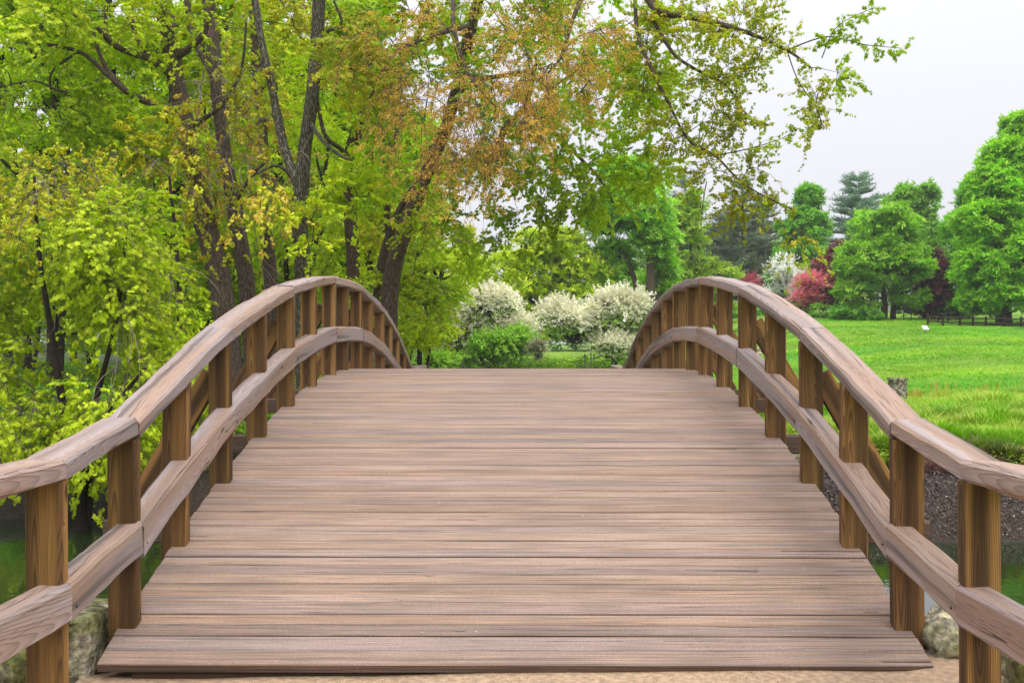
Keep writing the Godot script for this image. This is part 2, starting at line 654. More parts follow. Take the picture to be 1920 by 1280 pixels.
		for x in [-2.0, -0.7, 0.7, 2.0]:
			mb = MB.new()
			tube(mb, line(Vector3(x, -2.0, -bd), Vector3(x * 0.98, y - 0.15, -bd - 0.06), 3), [0.15, 0.14, 0.14, 0.13], 10, Color(0.5, 0.45, 0.4), 0.004)
			part("pile", mb.mesh(M.bark), b)
	for x in [-1.95, -0.65, 0.65, 1.95]:
		var pts := PackedVector3Array()
		for i in 21:
			var dd := lerpf(5.3, 19.3, i / 20.0)
			pts.append(Vector3(AX + x, deck_y(dd) - 0.16, -dd))
		var mb := MB.new()
		timber(mb, pts, Vector3(1, 0, 0), 0.16, 0.22, 0.008, Color(0.7, 0.66, 0.62), 0.004)
		part("stringer", mb.mesh(M.old_timber), b)
	for sd in [5.22, 19.38]:
		var mb := MB.new()
		timber(mb, line(Vector3(AX - 1.98, -0.045, -sd), Vector3(AX + 1.9, -0.05, -sd), 6), Vector3(0, 0, 1), 0.13, 0.14, 0.012, Color(0.6, 0.52, 0.42), 0.012)
		part("sill_beam", mb.mesh(M.old_timber), b)


# ---------------------------------------------------------------- tubes, trunks
func tube(mb: MB, pts: PackedVector3Array, rad: Array, sides: int, tint: Color, wob := 0.0) -> void:
	var n := pts.size()
	if n < 2:
		return
	var length := 0.0
	var ref := Vector3(0.31, 0.2, 0.93)
	var ur := maxf(1.0, round(float(rad[0]) * 14.0))
	var prev := -1
	var sd := pts[0].x * 37.0 + pts[0].z * 11.0
	for i in n:
		if i > 0:
			length += pts[i].distance_to(pts[i - 1])
		var t := (pts[mini(i + 1, n - 1)] - pts[maxi(i - 1, 0)]).normalized()
		var x := ref.cross(t)
		if x.length_squared() < 0.01:
			x = Vector3(1, 0, 0).cross(t)
		x = x.normalized()
		var y := t.cross(x)
		ref = y.cross(t) * -1.0 if false else ref
		var r: float = rad[i]
		var first := mb.v.size()
		for k in sides + 1:
			var an := TAU * k / sides
			var dir := x * cos(an) + y * sin(an)
			var q := r
			if wob > 0.0 and k < sides:
				q += r * wob * 30.0 * noise.get_noise_3d(cos(an) * 60.0 + sd, sin(an) * 60.0, length * 45.0)
			elif wob > 0.0:
				q += r * wob * 30.0 * noise.get_noise_3d(60.0 + sd, 0.0, length * 45.0)
			mb.vert(pts[i] + dir * q, dir, Vector2(float(k) / sides * ur, length * 0.9), tint)
		if i > 0:
			for k in sides:
				mb.quad(prev + k, prev + k + 1, first + k + 1, first + k)
		prev = first


func spline(ctl: Array, per: int) -> PackedVector3Array:
	var out := PackedVector3Array()
	var n := ctl.size()
	for i in n - 1:
		var p0: Vector3 = ctl[maxi(i - 1, 0)]
		var p1: Vector3 = ctl[i]
		var p2: Vector3 = ctl[i + 1]
		var p3: Vector3 = ctl[mini(i + 2, n - 1)]
		for k in per:
			out.append(p1.cubic_interpolate(p2, p0, p3, float(k) / per))
	out.append(ctl[n - 1])
	return out


func pix(rows: Array) -> Array:
	var o := []
	for r in rows:
		o.append(at(r[0], r[1], r[2]))
	return o


# ---------------------------------------------------------------- leaf sprays
func leaf(mb: MB, base: Vector3, dir: Vector3, nrm: Vector3, len: float, wid: float, lobed: bool, col: Color, fold := 0.25) -> void:
	var s := dir.cross(nrm).normalized()
	var nn := s.cross(dir).normalized()
	for e in [-1.0, 1.0]:
		var outl: Array = [[0.0, 0.0], [-0.04, 0.34], [0.26, 0.24], [0.46, 0.52], [0.56, 0.17], [1.0, 0.0]] if lobed else [[0.0, 0.0], [0.3, 0.27], [0.66, 0.22], [1.0, 0.0]]
		var hn: Vector3 = (nn - s * e * fold).normalized()
		if nn.dot(hn) < 0.0:
			hn = -hn
		var ids := []
		for q in outl:
			var w: float = q[1] * wid * 2.0
			ids.append(mb.vert(base + dir * q[0] * len + s * e * w - nn * w * fold - nn * q[0] * q[0] * len * 0.18, hn, Vector2.ZERO, col))
		if lobed:
			var m := mb.vert(base + dir * 0.3 * len, hn, Vector2.ZERO, col)
			for i in ids.size() - 1:
				mb.tri(m, ids[i], ids[i + 1])
		else:
			for i in range(1, ids.size() - 1):
				mb.tri(ids[0], ids[i], ids[i + 1])


func shade_of(a: float, b: float) -> Color:
	var t := rr(a, b)
	return Color(t * rr(0.93, 1.07), t, t * rr(0.85, 1.15))


func make_sprays() -> void:
	R.seed = 77
	for k in 2:
		# maple: a twig end with lobed leaves on stalks, hanging a little
		var mb := MB.new()
		for i in 10:
			var z := rr(0.02, 0.26)
			var an := i * 2.4 + rr(-0.4, 0.4)
			var dir := Vector3(cos(an), rr(-0.75, 0.15), sin(an) * 0.8 + 0.35).normalized()
			var b0 := Vector3(0, 0, z)
			var b1 := b0 + dir * rr(0.03, 0.08)
			var up := (Vector3(rr(-0.5, 0.5), 1, rr(-0.5, 0.5)) + dir * 0.25).normalized()
			var c := shade_of(0.78, 1.2)
			var ln := rr(0.07, 0.125)
			leaf(mb, b1, (dir + Vector3(0, -0.35, 0)).normalized(), up, ln, ln * 0.92, true, c)
			mb.flat_quad(b0, b1, b1 + Vector3(0, 0.003, 0), b0 + Vector3(0, 0.003, 0), Vector3(-dir.z, 0, dir.x).normalized(), Color(0.9, 0.6, 0.6))
		sprays["maple%d" % k] = mb.mesh(M.leaf)
		# young maple: folded new leaves with tassels of flowers
		mb = MB.new()
		for i in 9:
			var z := rr(0.0, 0.22)
			var an := i * 2.4 + rr(-0.4, 0.4)
			var dir := Vector3(cos(an), rr(-0.5, 0.3), sin(an) * 0.8 + 0.4).normalized()
			var ln := rr(0.045, 0.085)
			leaf(mb, Vector3(0, 0, z) + dir * 0.03, (dir + Vector3(0, -0.3, 0)).normalized(), (Vector3(rr(-0.6, 0.6), 1, rr(-0.6, 0.6))).normalized(), ln, ln * 0.9, true, shade_of(0.85, 1.2))
		for i in 5:
			var q := Vector3(rr(-0.05, 0.05), -0.02, rr(0.02, 0.2))
			leaf(mb, q, Vector3(rr(-0.3, 0.3), -1, rr(-0.3, 0.3)).normalized(), rdir(), rr(0.05, 0.09), 0.035, false, Color(1.5, 0.72, 0.6))
		sprays["young%d" % k] = mb.mesh(M.leaf)
		# winged seeds: drooping bunches of narrow keys
		mb = MB.new()
		for i in 15:
			var q := Vector3(rr(-0.1, 0.1), rr(-0.06, 0.02), rr(-0.02, 0.22))
			leaf(mb, q, Vector3(rr(-1, 1), rr(-1, -0.2), rr(-1, 1)).normalized(), rdir(), rr(0.045, 0.08), 0.03, false, shade_of(0.7, 1.25), 0.1)
		sprays["keys%d" % k] = mb.mesh(M.leaf)
		# small oval leaves
		mb = MB.new()
		for i in 14:
			var z := rr(0.0, 0.32)
			var an := i * 2.4 + rr(-0.4, 0.4)
			var dir := Vector3(cos(an), rr(-0.4, 0.4), sin(an) * 0.7 + 0.5).normalized()
			leaf(mb, Vector3(0, 0, z), dir, Vector3(rr(-0.5, 0.5), 1, rr(-0.5, 0.5)).normalized(), rr(0.05, 0.085), rr(0.035, 0.05), false, shade_of(0.8, 1.2))
		sprays["oval%d" % k] = mb.mesh(M.leaf)
		# a bough end of a far tree: a low dome of leaves
		for w in [["clump", "leaf"], ["purple", "purple_leaf"]]:
			mb = MB.new()
			for i in 22:
				var dir := rdir()
				dir.y = absf(dir.y) * 0.7 - 0.1
				var q := dir * Vector3(0.34, 0.24, 0.34) * sqrt(R.randf())
				var out := Vector3(dir.x, rr(-0.5, 0.3), dir.z).normalized()
				leaf(mb, q, out, Vector3(dir.x * 0.5 + rr(-0.3, 0.3), 1, dir.z * 0.5 + rr(-0.3, 0.3)).normalized(), rr(0.13, 0.22), rr(0.08, 0.12), false, shade_of(0.8, 1.2))
			sprays["%s%d" % [w[0], k]] = mb.mesh(M[w[1]])
		# blossom along the upper side of a twig, leaves below
		mb = MB.new()
		for i in 26:
			var z := rr(0.0, 0.62)
			var q := Vector3(rr(-0.07, 0.07), rr(0.0, 0.07), z)
			leaf(mb, q, Vector3(rr(-1, 1), rr(-0.1, 0.5), rr(-1, 1)).normalized(), Vector3(rr(-0.5, 0.5), 1, rr(-0.5, 0.5)).normalized(), rr(0.05, 0.09), rr(0.05, 0.07), false, shade_of(0.86, 1.1))
		sprays["blossom%d" % k] = mb.mesh(M.petal)
		# needles of a pine bough
		mb = MB.new()
		for i in 34:
			var z := rr(0.0, 0.7)
			var an := rr(0, TAU)
			var dir := Vector3(cos(an), absf(sin(an)) * 0.8 - 0.15, rr(0.3, 1.0)).normalized()
			leaf(mb, Vector3(rr(-0.1, 0.1), 0, z), dir, rdir(), rr(0.16, 0.28), 0.03, false, shade_of(0.75, 1.2))
		sprays["needle%d" % k] = mb.mesh(M.needle)
		# grass tufts
		mb = MB.new()
		for i in 12:
			var an := rr(0, TAU)
			var q := Vector3(cos(an), 0, sin(an)) * rr(0.0, 0.09)
			var lean := Vector3(cos(an) * rr(0.1, 0.6), 1, sin(an) * rr(0.1, 0.6)).normalized()
			var sd := Vector3(-sin(an), 0, cos(an))
			var h := rr(0.5, 1.0)
			var w := rr(0.012, 0.022)
			var c := shade_of(0.8, 1.2)
			var m := q + lean * h * 0.6
			var tp := q + lean * h + Vector3(cos(an), -0.4, sin(an)) * h * 0.25
			var nn := (sd.cross(lean) * (1.0 if sd.cross(lean).y > 0 else -1.0) + Vector3(0, 0.8, 0)).normalized()
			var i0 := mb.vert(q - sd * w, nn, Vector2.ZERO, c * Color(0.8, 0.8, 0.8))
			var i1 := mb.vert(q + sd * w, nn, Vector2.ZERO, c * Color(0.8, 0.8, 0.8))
			var i2 := mb.vert(m + sd * w * 0.8, nn, Vector2.ZERO, c)
			var i3 := mb.vert(m - sd * w * 0.8, nn, Vector2.ZERO, c)
			var i4 := mb.vert(tp, nn, Vector2.ZERO, c)
			mb.quad(i0, i1, i2, i3)
			mb.tri(i3, i2, i4)
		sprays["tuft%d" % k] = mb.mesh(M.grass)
		# a broad-leaved weed
		mb = MB.new()
		for i in 16:
			var an := i * 2.4
			var y := rr(0.05, 0.9)
			var dir := Vector3(cos(an), rr(0.0, 0.7), sin(an)).normalized()
			leaf(mb, Vector3(rr(-0.08, 0.08), y, rr(-0.08, 0.08)), dir, Vector3(rr(-0.3, 0.3), 1, rr(-0.3, 0.3)).normalized(), rr(0.12, 0.3), rr(0.07, 0.13), false, shade_of(0.8, 1.2))
		sprays["weed%d" % k] = mb.mesh(M.leaf)


class Buf:
	var f := PackedFloat32Array()
	var n := 0

	func put(b: Basis, o: Vector3, c: Color) -> void:
		f.append_array([b.x.x, b.y.x, b.z.x, o.x, b.x.y, b.y.y, b.z.y, o.y, b.x.z, b.y.z, b.z.z, o.z, c.r, c.g, c.b, 1.0])
		n += 1


func scatter(called: String, mesh: Mesh, buf: Buf, parent: Node3D) -> MultiMeshInstance3D:
	var mm := MultiMesh.new()
	mm.transform_format = MultiMesh.TRANSFORM_3D
	mm.use_colors = true
	mm.mesh = mesh
	mm.instance_count = buf.n
	mm.buffer = buf.f
	var o := MultiMeshInstance3D.new()
	var nm := called
	var k := 0
	while parent.has_node(NodePath(nm)):
		k += 1
		nm = "%s_%03d" % [called, k]
	o.name = nm
	o.multimesh = mm
	parent.add_child(o, true)
	o.set_meta("kind", "stuff")
	return o


func aim(z: Vector3, up: Vector3, s: float) -> Basis:       # z along the twig, y about up
	var x := up.cross(z)
	if x.length_squared() < 0.0004:
		x = Vector3(1, 0, 0).cross(z)
	x = x.normalized()
	return Basis(x * s, z.cross(x).normalized() * s, z.normalized() * s)


func tone(a: Color, b: Color, p: Vector3, lo := 0.72, hi := 1.2) -> Color:
	var k := lerpf(lo, hi, clampf(0.5 + 0.9 * noise.get_noise_3d(p.x * 28.0, p.y * 28.0, p.z * 28.0), 0, 1))
	var c := a.lerp(b, R.randf())
	return Color(c.r * k, c.g * k, c.b * k)


# ---------------------------------------------------------------- a tree near enough to show its twigs
# stems: [[control points], r0, r1]; crowns: [centre, radii, branchlets, tone, tone, spray, droop]
func near_tree(root: Node3D, stems: Array, crowns: Array, bark: Material, o := {}) -> void:
	var base := root.position
	var sk := PackedVector3Array()
	var scale: float = o.get("scale", 0.78)
	var tips: int = o.get("tips", 5)
	var tl: float = o.get("twig", 0.55)
	var tc: Color = o.get("twig_color", Color(0.05, 0.038, 0.03))
	var tint: Color = o.get("tint", Color(1, 1, 1))
	var first := true
	var bufs := {}
	for s in stems:
		var pts := spline(s[0], 6)
		var rad := []
		var n := pts.size()
		for i in n:
			var t := float(i) / (n - 1)
			var r := lerpf(s[1], s[2], pow(t, 0.8))
			if first and s[0][0].y < 1.2:
				r *= 1.0 + 0.22 * exp(-i * 0.7)
			rad.append(r)
			sk.append(pts[i])
		for i in n:
			pts[i] -= base
		var mb := MB.new()
		tube(mb, pts, rad, 12 if s[1] > 0.06 else 7, tint, 0.009)
		part("trunk" if s[1] > 0.12 else "limb", mb.mesh(bark), root)
		first = false
		# leaves on the thin outer ends of the limbs themselves
		if s.size() > 3:
			for i in range(int(n * 0.3), n):
				for k in 2:
					var q: Vector3 = pts[i] + base
					if i < n - 1:
						q += (pts[i + 1] - pts[i]) * R.randf()
					var z := (rdir() + Vector3(0, -0.15, 0)).normalized()
					var kind: String = s[3] + str(k % 2)
					if not bufs.has(kind):
						bufs[kind] = Buf.new()
					bufs[kind].put(aim(z, (Vector3.UP + rdir() * 0.35).normalized(), scale * rr(0.8, 1.2)), q - base + z * 0.04, tone(s[4], s[5], q))
	var tw := MB.new()
	for c in crowns:
		var cen: Vector3 = c[0]
		var rad: Vector3 = c[1]
		var droop: float = c[6] if c.size() > 6 else 0.0
		var subs := []
		for i in c[2]:
			var q := rdir() * pow(R.randf(), 0.42)
			var p := cen + q * rad
			if noise.get_noise_3d(p.x * 42.0, p.y * 42.0, p.z * 42.0) > o.get("gap", 0.24):
				continue
			subs.append(p)
		var near := Vector3.ZERO
		var best := 1e9
		for q in sk:
			var dd := q.distance_squared_to(cen)
			if dd < best:
				best = dd
				near = q
		subs.sort_custom(func(a, b): return a.distance_squared_to(near) < b.distance_squared_to(near))
		var sn := 0
		for p in subs:
			var bq := near
			var bc := 1e9
			for q in sk:
				var cost: float = p.distance_to(q) + 0.8 * maxf(0.0, q.y - p.y) * (1.0 - droop)
				if cost < bc and cost > 0.15:
					bc = cost
					bq = q
			var ln: float = p.distance_to(bq)
			var mid: Vector3 = (bq + p) * 0.5 + Vector3(rr(-0.12, 0.12), rr(-0.02, 0.16) + droop * 0.3, rr(-0.12, 0.12)) * ln
			var bp := spline([bq, mid, p], 3)
			var r0 := minf(0.035, 0.007 + 0.007 * ln)
			var br := []
			for i in bp.size():
				br.append(lerpf(r0, 0.004, float(i) / (bp.size() - 1)))
				if i > 0:
					sk.append(bp[i])
				bp[i] -= base
			tube(tw, bp, br, 4, tc)
			var dir0: Vector3 = (p - mid).normalized()
			sn += 1
			for t in (2 if c[5] == "" else tips):
				var dir: Vector3 = (dir0 * 0.6 + rdir() * 0.9 + (p - cen).normalized() * 0.3 + Vector3(0, -1.1 * droop, 0)).normalized()
				var l := tl * rr(0.5, 1.2) * (1.0 + droop * 0.8)
				var e: Vector3 = p + dir * l + Vector3(0, -0.12 * l - 0.5 * droop * l, 0)
				var m2: Vector3 = p + dir * l * 0.5 + Vector3(0, 0.06 * l, 0)
				if c[5] == "":
					var m3: Vector3 = p.lerp(e, 0.5) + rdir() * l * 0.22
					var e2: Vector3 = e + rdir() * l * 0.5 + Vector3(0, -0.3 * l, 0)
					var cv := spline([p - base, m3 - base, e - base, e2 - base], 3)
					var cr := []
					for i in cv.size():
						cr.append(lerpf(0.0075, 0.003, float(i) / (cv.size() - 1)))
					tube(tw, cv, cr, 3, Color(0.24, 0.185, 0.15))
					continue
				tube(tw, PackedVector3Array([p - base, m2 - base, e - base]), [0.0045, 0.0035, 0.002], 3, tc)
				for q in [[p.lerp(m2, 0.6), (m2 - p).normalized()], [m2.lerp(e, 0.4), (e - p).normalized()], [e, (e - m2).normalized()]]:
					var z: Vector3 = (q[1] + rdir() * 0.45).normalized()
					var up := (Vector3.UP + rdir() * 0.35).normalized()
					var kind: String = c[5] + str(R.randi_range(0, 1))
					if not bufs.has(kind):
						bufs[kind] = Buf.new()
					bufs[kind].put(aim(z, up, scale * rr(0.8, 1.25)), q[0] - base, tone(c[3], c[4], q[0]))
	part("twigs", tw.mesh(M.twig), root, "stuff")
	for k in bufs:
		scatter("leaves", sprays[k], bufs[k], root)


# ---------------------------------------------------------------- a tree farther off: stem, boughs, rounded masses of leaves
# masses: [centre, radii, lobes]
func far_tree(root: Node3D, stems: Array, masses: Array, spray: String, ca: Color, cb: Color, o := {}) -> void:
	var base := root.position
	var s: float = o.get("scale", 1.0)
	var per: int = int(o.get("per", 46) * 1.35)
	var tint: Color = o.get("tint", Color(0.8, 0.8, 0.8))
	var lobe: float = o.get("lobe", 0.42) * 1.2
	var low: float = o.get("low", -0.45)
	var spiky: float = o.get("spiky", 0.0)
	var gap: float = o.get("gap", 0.16)
	var gf: float = o.get("gap_size", 34.0)
	var sk := PackedVector3Array()
	for st in stems:
		var pts := spline(st[0], 4)
		var rad := []
		for i in pts.size():
			rad.append(lerpf(st[1], st[2], float(i) / (pts.size() - 1)))
			sk.append(pts[i])
			pts[i] -= base
		var mb := MB.new()
		tube(mb, pts, rad, 8, tint, 0.008)
		part("trunk", mb.mesh(M.bark), root)
	var bo := MB.new()
	var buf := Buf.new()
	for m in masses:
		var cen: Vector3 = m[0]
		var rad: Vector3 = m[1]
		for i in int(m[2] * 1.7):
			var dir := rdir()
			if dir.y < low:
				dir.y = -dir.y
			var lr := lobe * rr(0.7, 1.25)
			var lc := cen + dir * rad * (1.0 - lr * 0.75) * rr(0.72, 1.03)
			var lrad := rad * lr * Vector3(1.15, 0.8, 1.15)
			var bq := cen - Vector3(0, rad.y * 0.6, 0)
			var best := 1e9
			for q in sk:
				var cost := q.distance_to(lc) + 1.2 * maxf(0.0, q.y - lc.y + 0.5)
				if cost < best:
					best = cost
					bq = q
			var md := (bq + lc) * 0.5 + Vector3(0, -0.08, 0) * bq.distance_to(lc)
			tube(bo, PackedVector3Array([bq - base, md - base, lc - base]), [0.09 * s, 0.06 * s, 0.03 * s], 4, tint * Color(0.09, 0.075, 0.065))
			var lt := rr(0.8, 1.16)
			var hue := R.randf()
			for k in per:
				var q := rdir()
				if q.y < -0.3:
					q.y *= -0.6
				var p := lc + q * lrad * pow(R.randf(), 0.28)
				if k % (3 if spiky > 0.0 else 9) == 0:
					p = lc + q * lrad * rr(1.0, 1.22 + spiky)
				if k % 4 == 0:
					p = cen + rdir() * rad * pow(R.randf(), 0.33)
				if noise.get_noise_3d(p.x * gf + 300.0, p.y * gf * 1.7, p.z * gf) > gap:
					continue
				var up := (Vector3.UP * 0.7 + q * 0.7 + rdir() * 0.3).normalized()
				var z := (q + rdir() * 0.6 + Vector3(0, -0.2, 0)).normalized()
				var c := ca.lerp(cb, clampf(hue * 0.6 + R.randf() * 0.4, 0, 1))
				var t := lt * rr(0.85, 1.15)
				buf.put(aim(z, up, s * rr(0.75, 1.3)), p - base, Color(c.r * t, c.g * t, c.b * t))
	part("boughs", bo.mesh(M.twig), root, "stuff")
	scatter("leaves", sprays[spray + "0"], buf, root)


func conifer(root: Node3D, h: float, reach: float, bare: float, ca: Color, cb: Color, layers: int, flat: float, dens := 1.0, s := 1.6) -> void:
	var mb := MB.new()
	tube(mb, line(Vector3.ZERO, Vector3(rr(-0.3, 0.3), h, 0), 6), [0.32, 0.29, 0.25, 0.2, 0.15, 0.09, 0.03], 8, Color(0.55, 0.5, 0.48))
	part("trunk", mb.mesh(M.bark), root)
	var bo := MB.new()
	var buf := Buf.new()
	for i in layers:
		var t := (i + rr(0.0, 0.7)) / layers
		var y := lerpf(bare * h, h * 0.985, t)
		var rad := reach * (pow(1.0 - t, 0.75) * 0.95 + 0.06) * rr(0.7, 1.15)
		var nb := R.randi_range(4, 6)
		var a0 := rr(0, TAU)
		for k in nb:
			var an := a0 + TAU * k / nb + rr(-0.35, 0.35)
			var l := rad * rr(0.65, 1.1)
			var dir := Vector3(cos(an), lerpf(-0.18, 0.45, t) * (1.0 - flat) + 0.08, sin(an))
			var p0 := Vector3(0, y, 0)
			var p1 := p0 + dir * l
			p1.y += 0.08 * l
			tube(bo, PackedVector3Array([p0, (p0 + p1) * 0.5 - Vector3(0, 0.05 * l, 0), p1]), [0.05, 0.035, 0.012], 4, Color(0.04, 0.033, 0.03))
			var nsp := int(ceil(l * 7.0 * dens))
			for j in nsp:
				var f := lerpf(0.22, 1.0, R.randf())
				var p := p0.lerp(p1, f) + Vector3(rr(-1, 1), rr(-0.15, 0.2), rr(-1, 1)) * (0.12 + 0.22 * l * (1.0 - f * 0.5)) * Vector3(1, 0.6, 1)
				var z := (dir + Vector3(rr(-0.7, 0.7), rr(-0.05, 0.3), rr(-0.7, 0.7))).normalized()
				var tt := rr(0.75, 1.2)
				var c := ca.lerp(cb, R.randf())
				buf.put(aim(z, Vector3.UP, s * rr(0.7, 1.2)), p, Color(c.r * tt, c.g * tt, c.b * tt))
	part("boughs", bo.mesh(M.twig), root, "stuff")
	scatter("leaves", sprays["needle0"], buf, root)


# ---------------------------------------------------------------- stones
func rock(size: Vector3, sd: int, tint: Color, rough := 0.10, square := 4.0, moss := 0.0, n := 9, facet := false) -> ArrayMesh:
	var st := SurfaceTool.new()
	st.begin(Mesh.PRIMITIVE_TRIANGLES)
	var f := FastNoiseLite.new()
	f.seed = sd
	f.frequency = 1.3
	f.fractal_octaves = 4
	var cell := FastNoiseLite.new()
	cell.seed = sd + 1
	cell.noise_type = FastNoiseLite.TYPE_CELLULAR
	cell.frequency = 0.9
	var pt := func(ax: int, sg: float, a: float, b: float) -> Vector3:
		var q := Vector3.ZERO
		q[ax] = sg
		q[(ax + 1) % 3] = a
		q[(ax + 2) % 3] = b
		var l := pow(pow(absf(q.x), square) + pow(absf(q.y), square) + pow(absf(q.z), square), 1.0 / square)
		q /= l
		q *= 1.0 + rough * (1.6 * f.get_noise_3dv(q * 1.1) + 0.9 * cell.get_noise_3dv(q * 1.4) + 0.45 * f.get_noise_3dv(q * 6.0))
		return q * size * 0.5
	for ax in 3:
		for sg in [-1.0, 1.0]:
			for i in n:
				for j in n:
					var a0 := lerpf(-1, 1, float(i) / n)
					var a1 := lerpf(-1, 1, float(i + 1) / n)
					var b0 := lerpf(-1, 1, float(j) / n)
					var b1 := lerpf(-1, 1, float(j + 1) / n)
					var q := [(pt as Callable).call(ax, sg, a0, b0), (pt as Callable).call(ax, sg, a1, b0), (pt as Callable).call(ax, sg, a1, b1), (pt as Callable).call(ax, sg, a0, b1)]
					var order := [0, 2, 1, 0, 3, 2] if sg > 0 else [0, 1, 2, 0, 2, 3]
					for k in order:
						var p: Vector3 = q[k]
						var mo := moss * smoothstep(0.1, 0.45, 0.35 + f.get_noise_3dv(p * 2.6 / size.length()))
						st.set_color(tint.lerp(Color(0.42, 0.52, 0.16), clampf(mo, 0, 1)))
						st.set_smooth_group(-1 if facet else 0)
						st.add_vertex(p)
	st.generate_normals()
	st.set_material(M.stone)
	return st.commit()


# ---------------------------------------------------------------- ground, water, sand
func ground_tone(x: float, d: float) -> Color:
	var n1 := noise.get_noise_2d(x * 9.0, d * 9.0)
	var n2 := noise.get_noise_2d(x * 34.0 + 500.0, d * 34.0)
	var n3 := noise.get_noise_2d(x * 3.0, d * 16.0 + 90.0)
	var meadow := Color(0.19, 0.47, 0.03).lerp(Color(0.34, 0.54, 0.035), clampf(0.5 + 1.3 * n3, 0, 1))
	var k := 0.92 + 0.25 * n1 + 0.15 * n2
	meadow = Color(meadow.r * k, meadow.g * k, meadow.b * k)
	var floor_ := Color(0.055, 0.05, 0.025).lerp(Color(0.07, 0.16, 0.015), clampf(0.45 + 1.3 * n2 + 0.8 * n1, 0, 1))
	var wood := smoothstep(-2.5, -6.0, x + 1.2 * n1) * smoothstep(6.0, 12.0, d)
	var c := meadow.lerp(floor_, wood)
	var t := d - shore(x)
	if d > 9.0:
		var mulch := Color(0.05, 0.037, 0.033).lerp(Color(0.085, 0.062, 0.05), clampf(0.5 + 1.2 * n2, 0, 1))
		c = mulch.lerp(c, smoothstep(2.0, 3.2, t + 0.9 * n1))
	else:
		c = c.lerp(Color(0.12, 0.095, 0.06), smoothstep(3.6, 2.2, absf(x) + n1))
	if t < 0.0 and d > 5.7:
		c = Color(0.02, 0.018, 0.011)
	return c


func build_ground() -> void:
	R.seed = 200
	var xs := []
	var x := -420.0
	while x < 420.0:
		xs.append(x)
		var a := absf(x)
		x += 0.3 if a < 12.0 else (0.9 if a < 30.0 else (3.0 if a < 70.0 else 22.0))
	xs.append(420.0)
	var ds := []
	var d := -160.0
	while d < 560.0:
		ds.append(d)
		d += 20.0 if d < -20.0 else (2.0 if d < 1.0 else (0.28 if d < 21.0 else (0.8 if d < 45.0 else (2.0 if d < 120.0 else 22.0))))
	ds.append(560.0)
	var mb := MB.new()
	var w := xs.size()
	for j in ds.size():
		for i in w:
			var px: float = xs[i]
			var pd: float = ds[j]
			var e := 0.15
			var nn := Vector3(ground_y(px - e, pd) - ground_y(px + e, pd), 2.0 * e, -(ground_y(px, pd - e) - ground_y(px, pd + e))).normalized()
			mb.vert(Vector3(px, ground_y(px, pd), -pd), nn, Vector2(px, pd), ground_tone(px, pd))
	for j in ds.size() - 1:
		for i in w - 1:
			mb.quad(j * w + i, j * w + i + 1, (j + 1) * w + i + 1, (j + 1) * w + i)
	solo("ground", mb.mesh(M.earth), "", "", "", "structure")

	mb = MB.new()
	mb.flat_quad(Vector3(-140, -0.97, -4.5), Vector3(140, -0.97, -4.5), Vector3(140, -0.97, -21), Vector3(-140, -0.97, -21), Vector3.UP, Color.WHITE)
	solo("river_water", mb.mesh(M.water), "", "", "", "structure")

	# sand path up to the bridge, and on beyond it
	for seg in [[-6.0, 5.42, 2.62], [19.1, 44.0, 2.3]]:
		mb = MB.new()
		var nx := 36
		var nd := 90
		for j in nd + 1:
			for i in nx + 1:
				var pd: float = lerpf(seg[0], seg[1], float(j) / nd)
				var u := float(i) / nx * 2.0 - 1.0
				var half: float = seg[2] + 0.14 * noise.get_noise_2d(pd * 40.0, 7.0 if u < 0 else 77.0)
				var px := AX + u * half
				var y := sand_y(px, pd)
				var e := 0.03
				var nn := Vector3(sand_y(px - e, pd) - sand_y(px + e, pd), 2.0 * e, -(sand_y(px, pd - e) - sand_y(px, pd + e))).normalized()
				var k := 0.92 + 0.16 * noise.get_noise_2d(px * 60.0, pd * 60.0)
				mb.vert(Vector3(px, y, -pd), nn, Vector2(px, pd), Color(0.58 * k, 0.42 * k, 0.29 * k))
		for j in nd:
			for i in nx:
				mb.quad(j * (nx + 1) + i, j * (nx + 1) + i + 1, (j + 1) * (nx + 1) + i + 1, (j + 1) * (nx + 1) + i)
		solo("sand_path", mb.mesh(M.sand), "", "", "", "structure")


func sand_y(px: float, pd: float) -> float:
	var y := 0.012 + 0.022 * noise.get_noise_2d(px * 26.0, pd * 26.0) + 0.008 * noise.get_noise_2d(px * 110.0, pd * 110.0)
	if pd < 8.0:
		y += 0.032 * smoothstep(-0.5, 1.6, px) * smoothstep(3.0, 4.9, pd) - 0.025 * smoothstep(0.2, -1.8, px) * smoothstep(3.6, 5.0, pd)
		y -= 0.05 * smoothstep(5.18, 5.4, pd) * (1.0 - smoothstep(1.9, 2.2, px))
		y -= 0.30 * smoothstep(2.5, 2.75, absf(px - AX))
		y += 0.045 * smoothstep(1.9, 2.3, px) * smoothstep(4.75, 5.15, pd) * (1.0 - smoothstep(2.3, 2.55, px))
	else:
		y += ground_y(px, pd) + 0.01
		y -= 0.10 * smoothstep(1.9, 2.4, absf(px - AX))
	return y


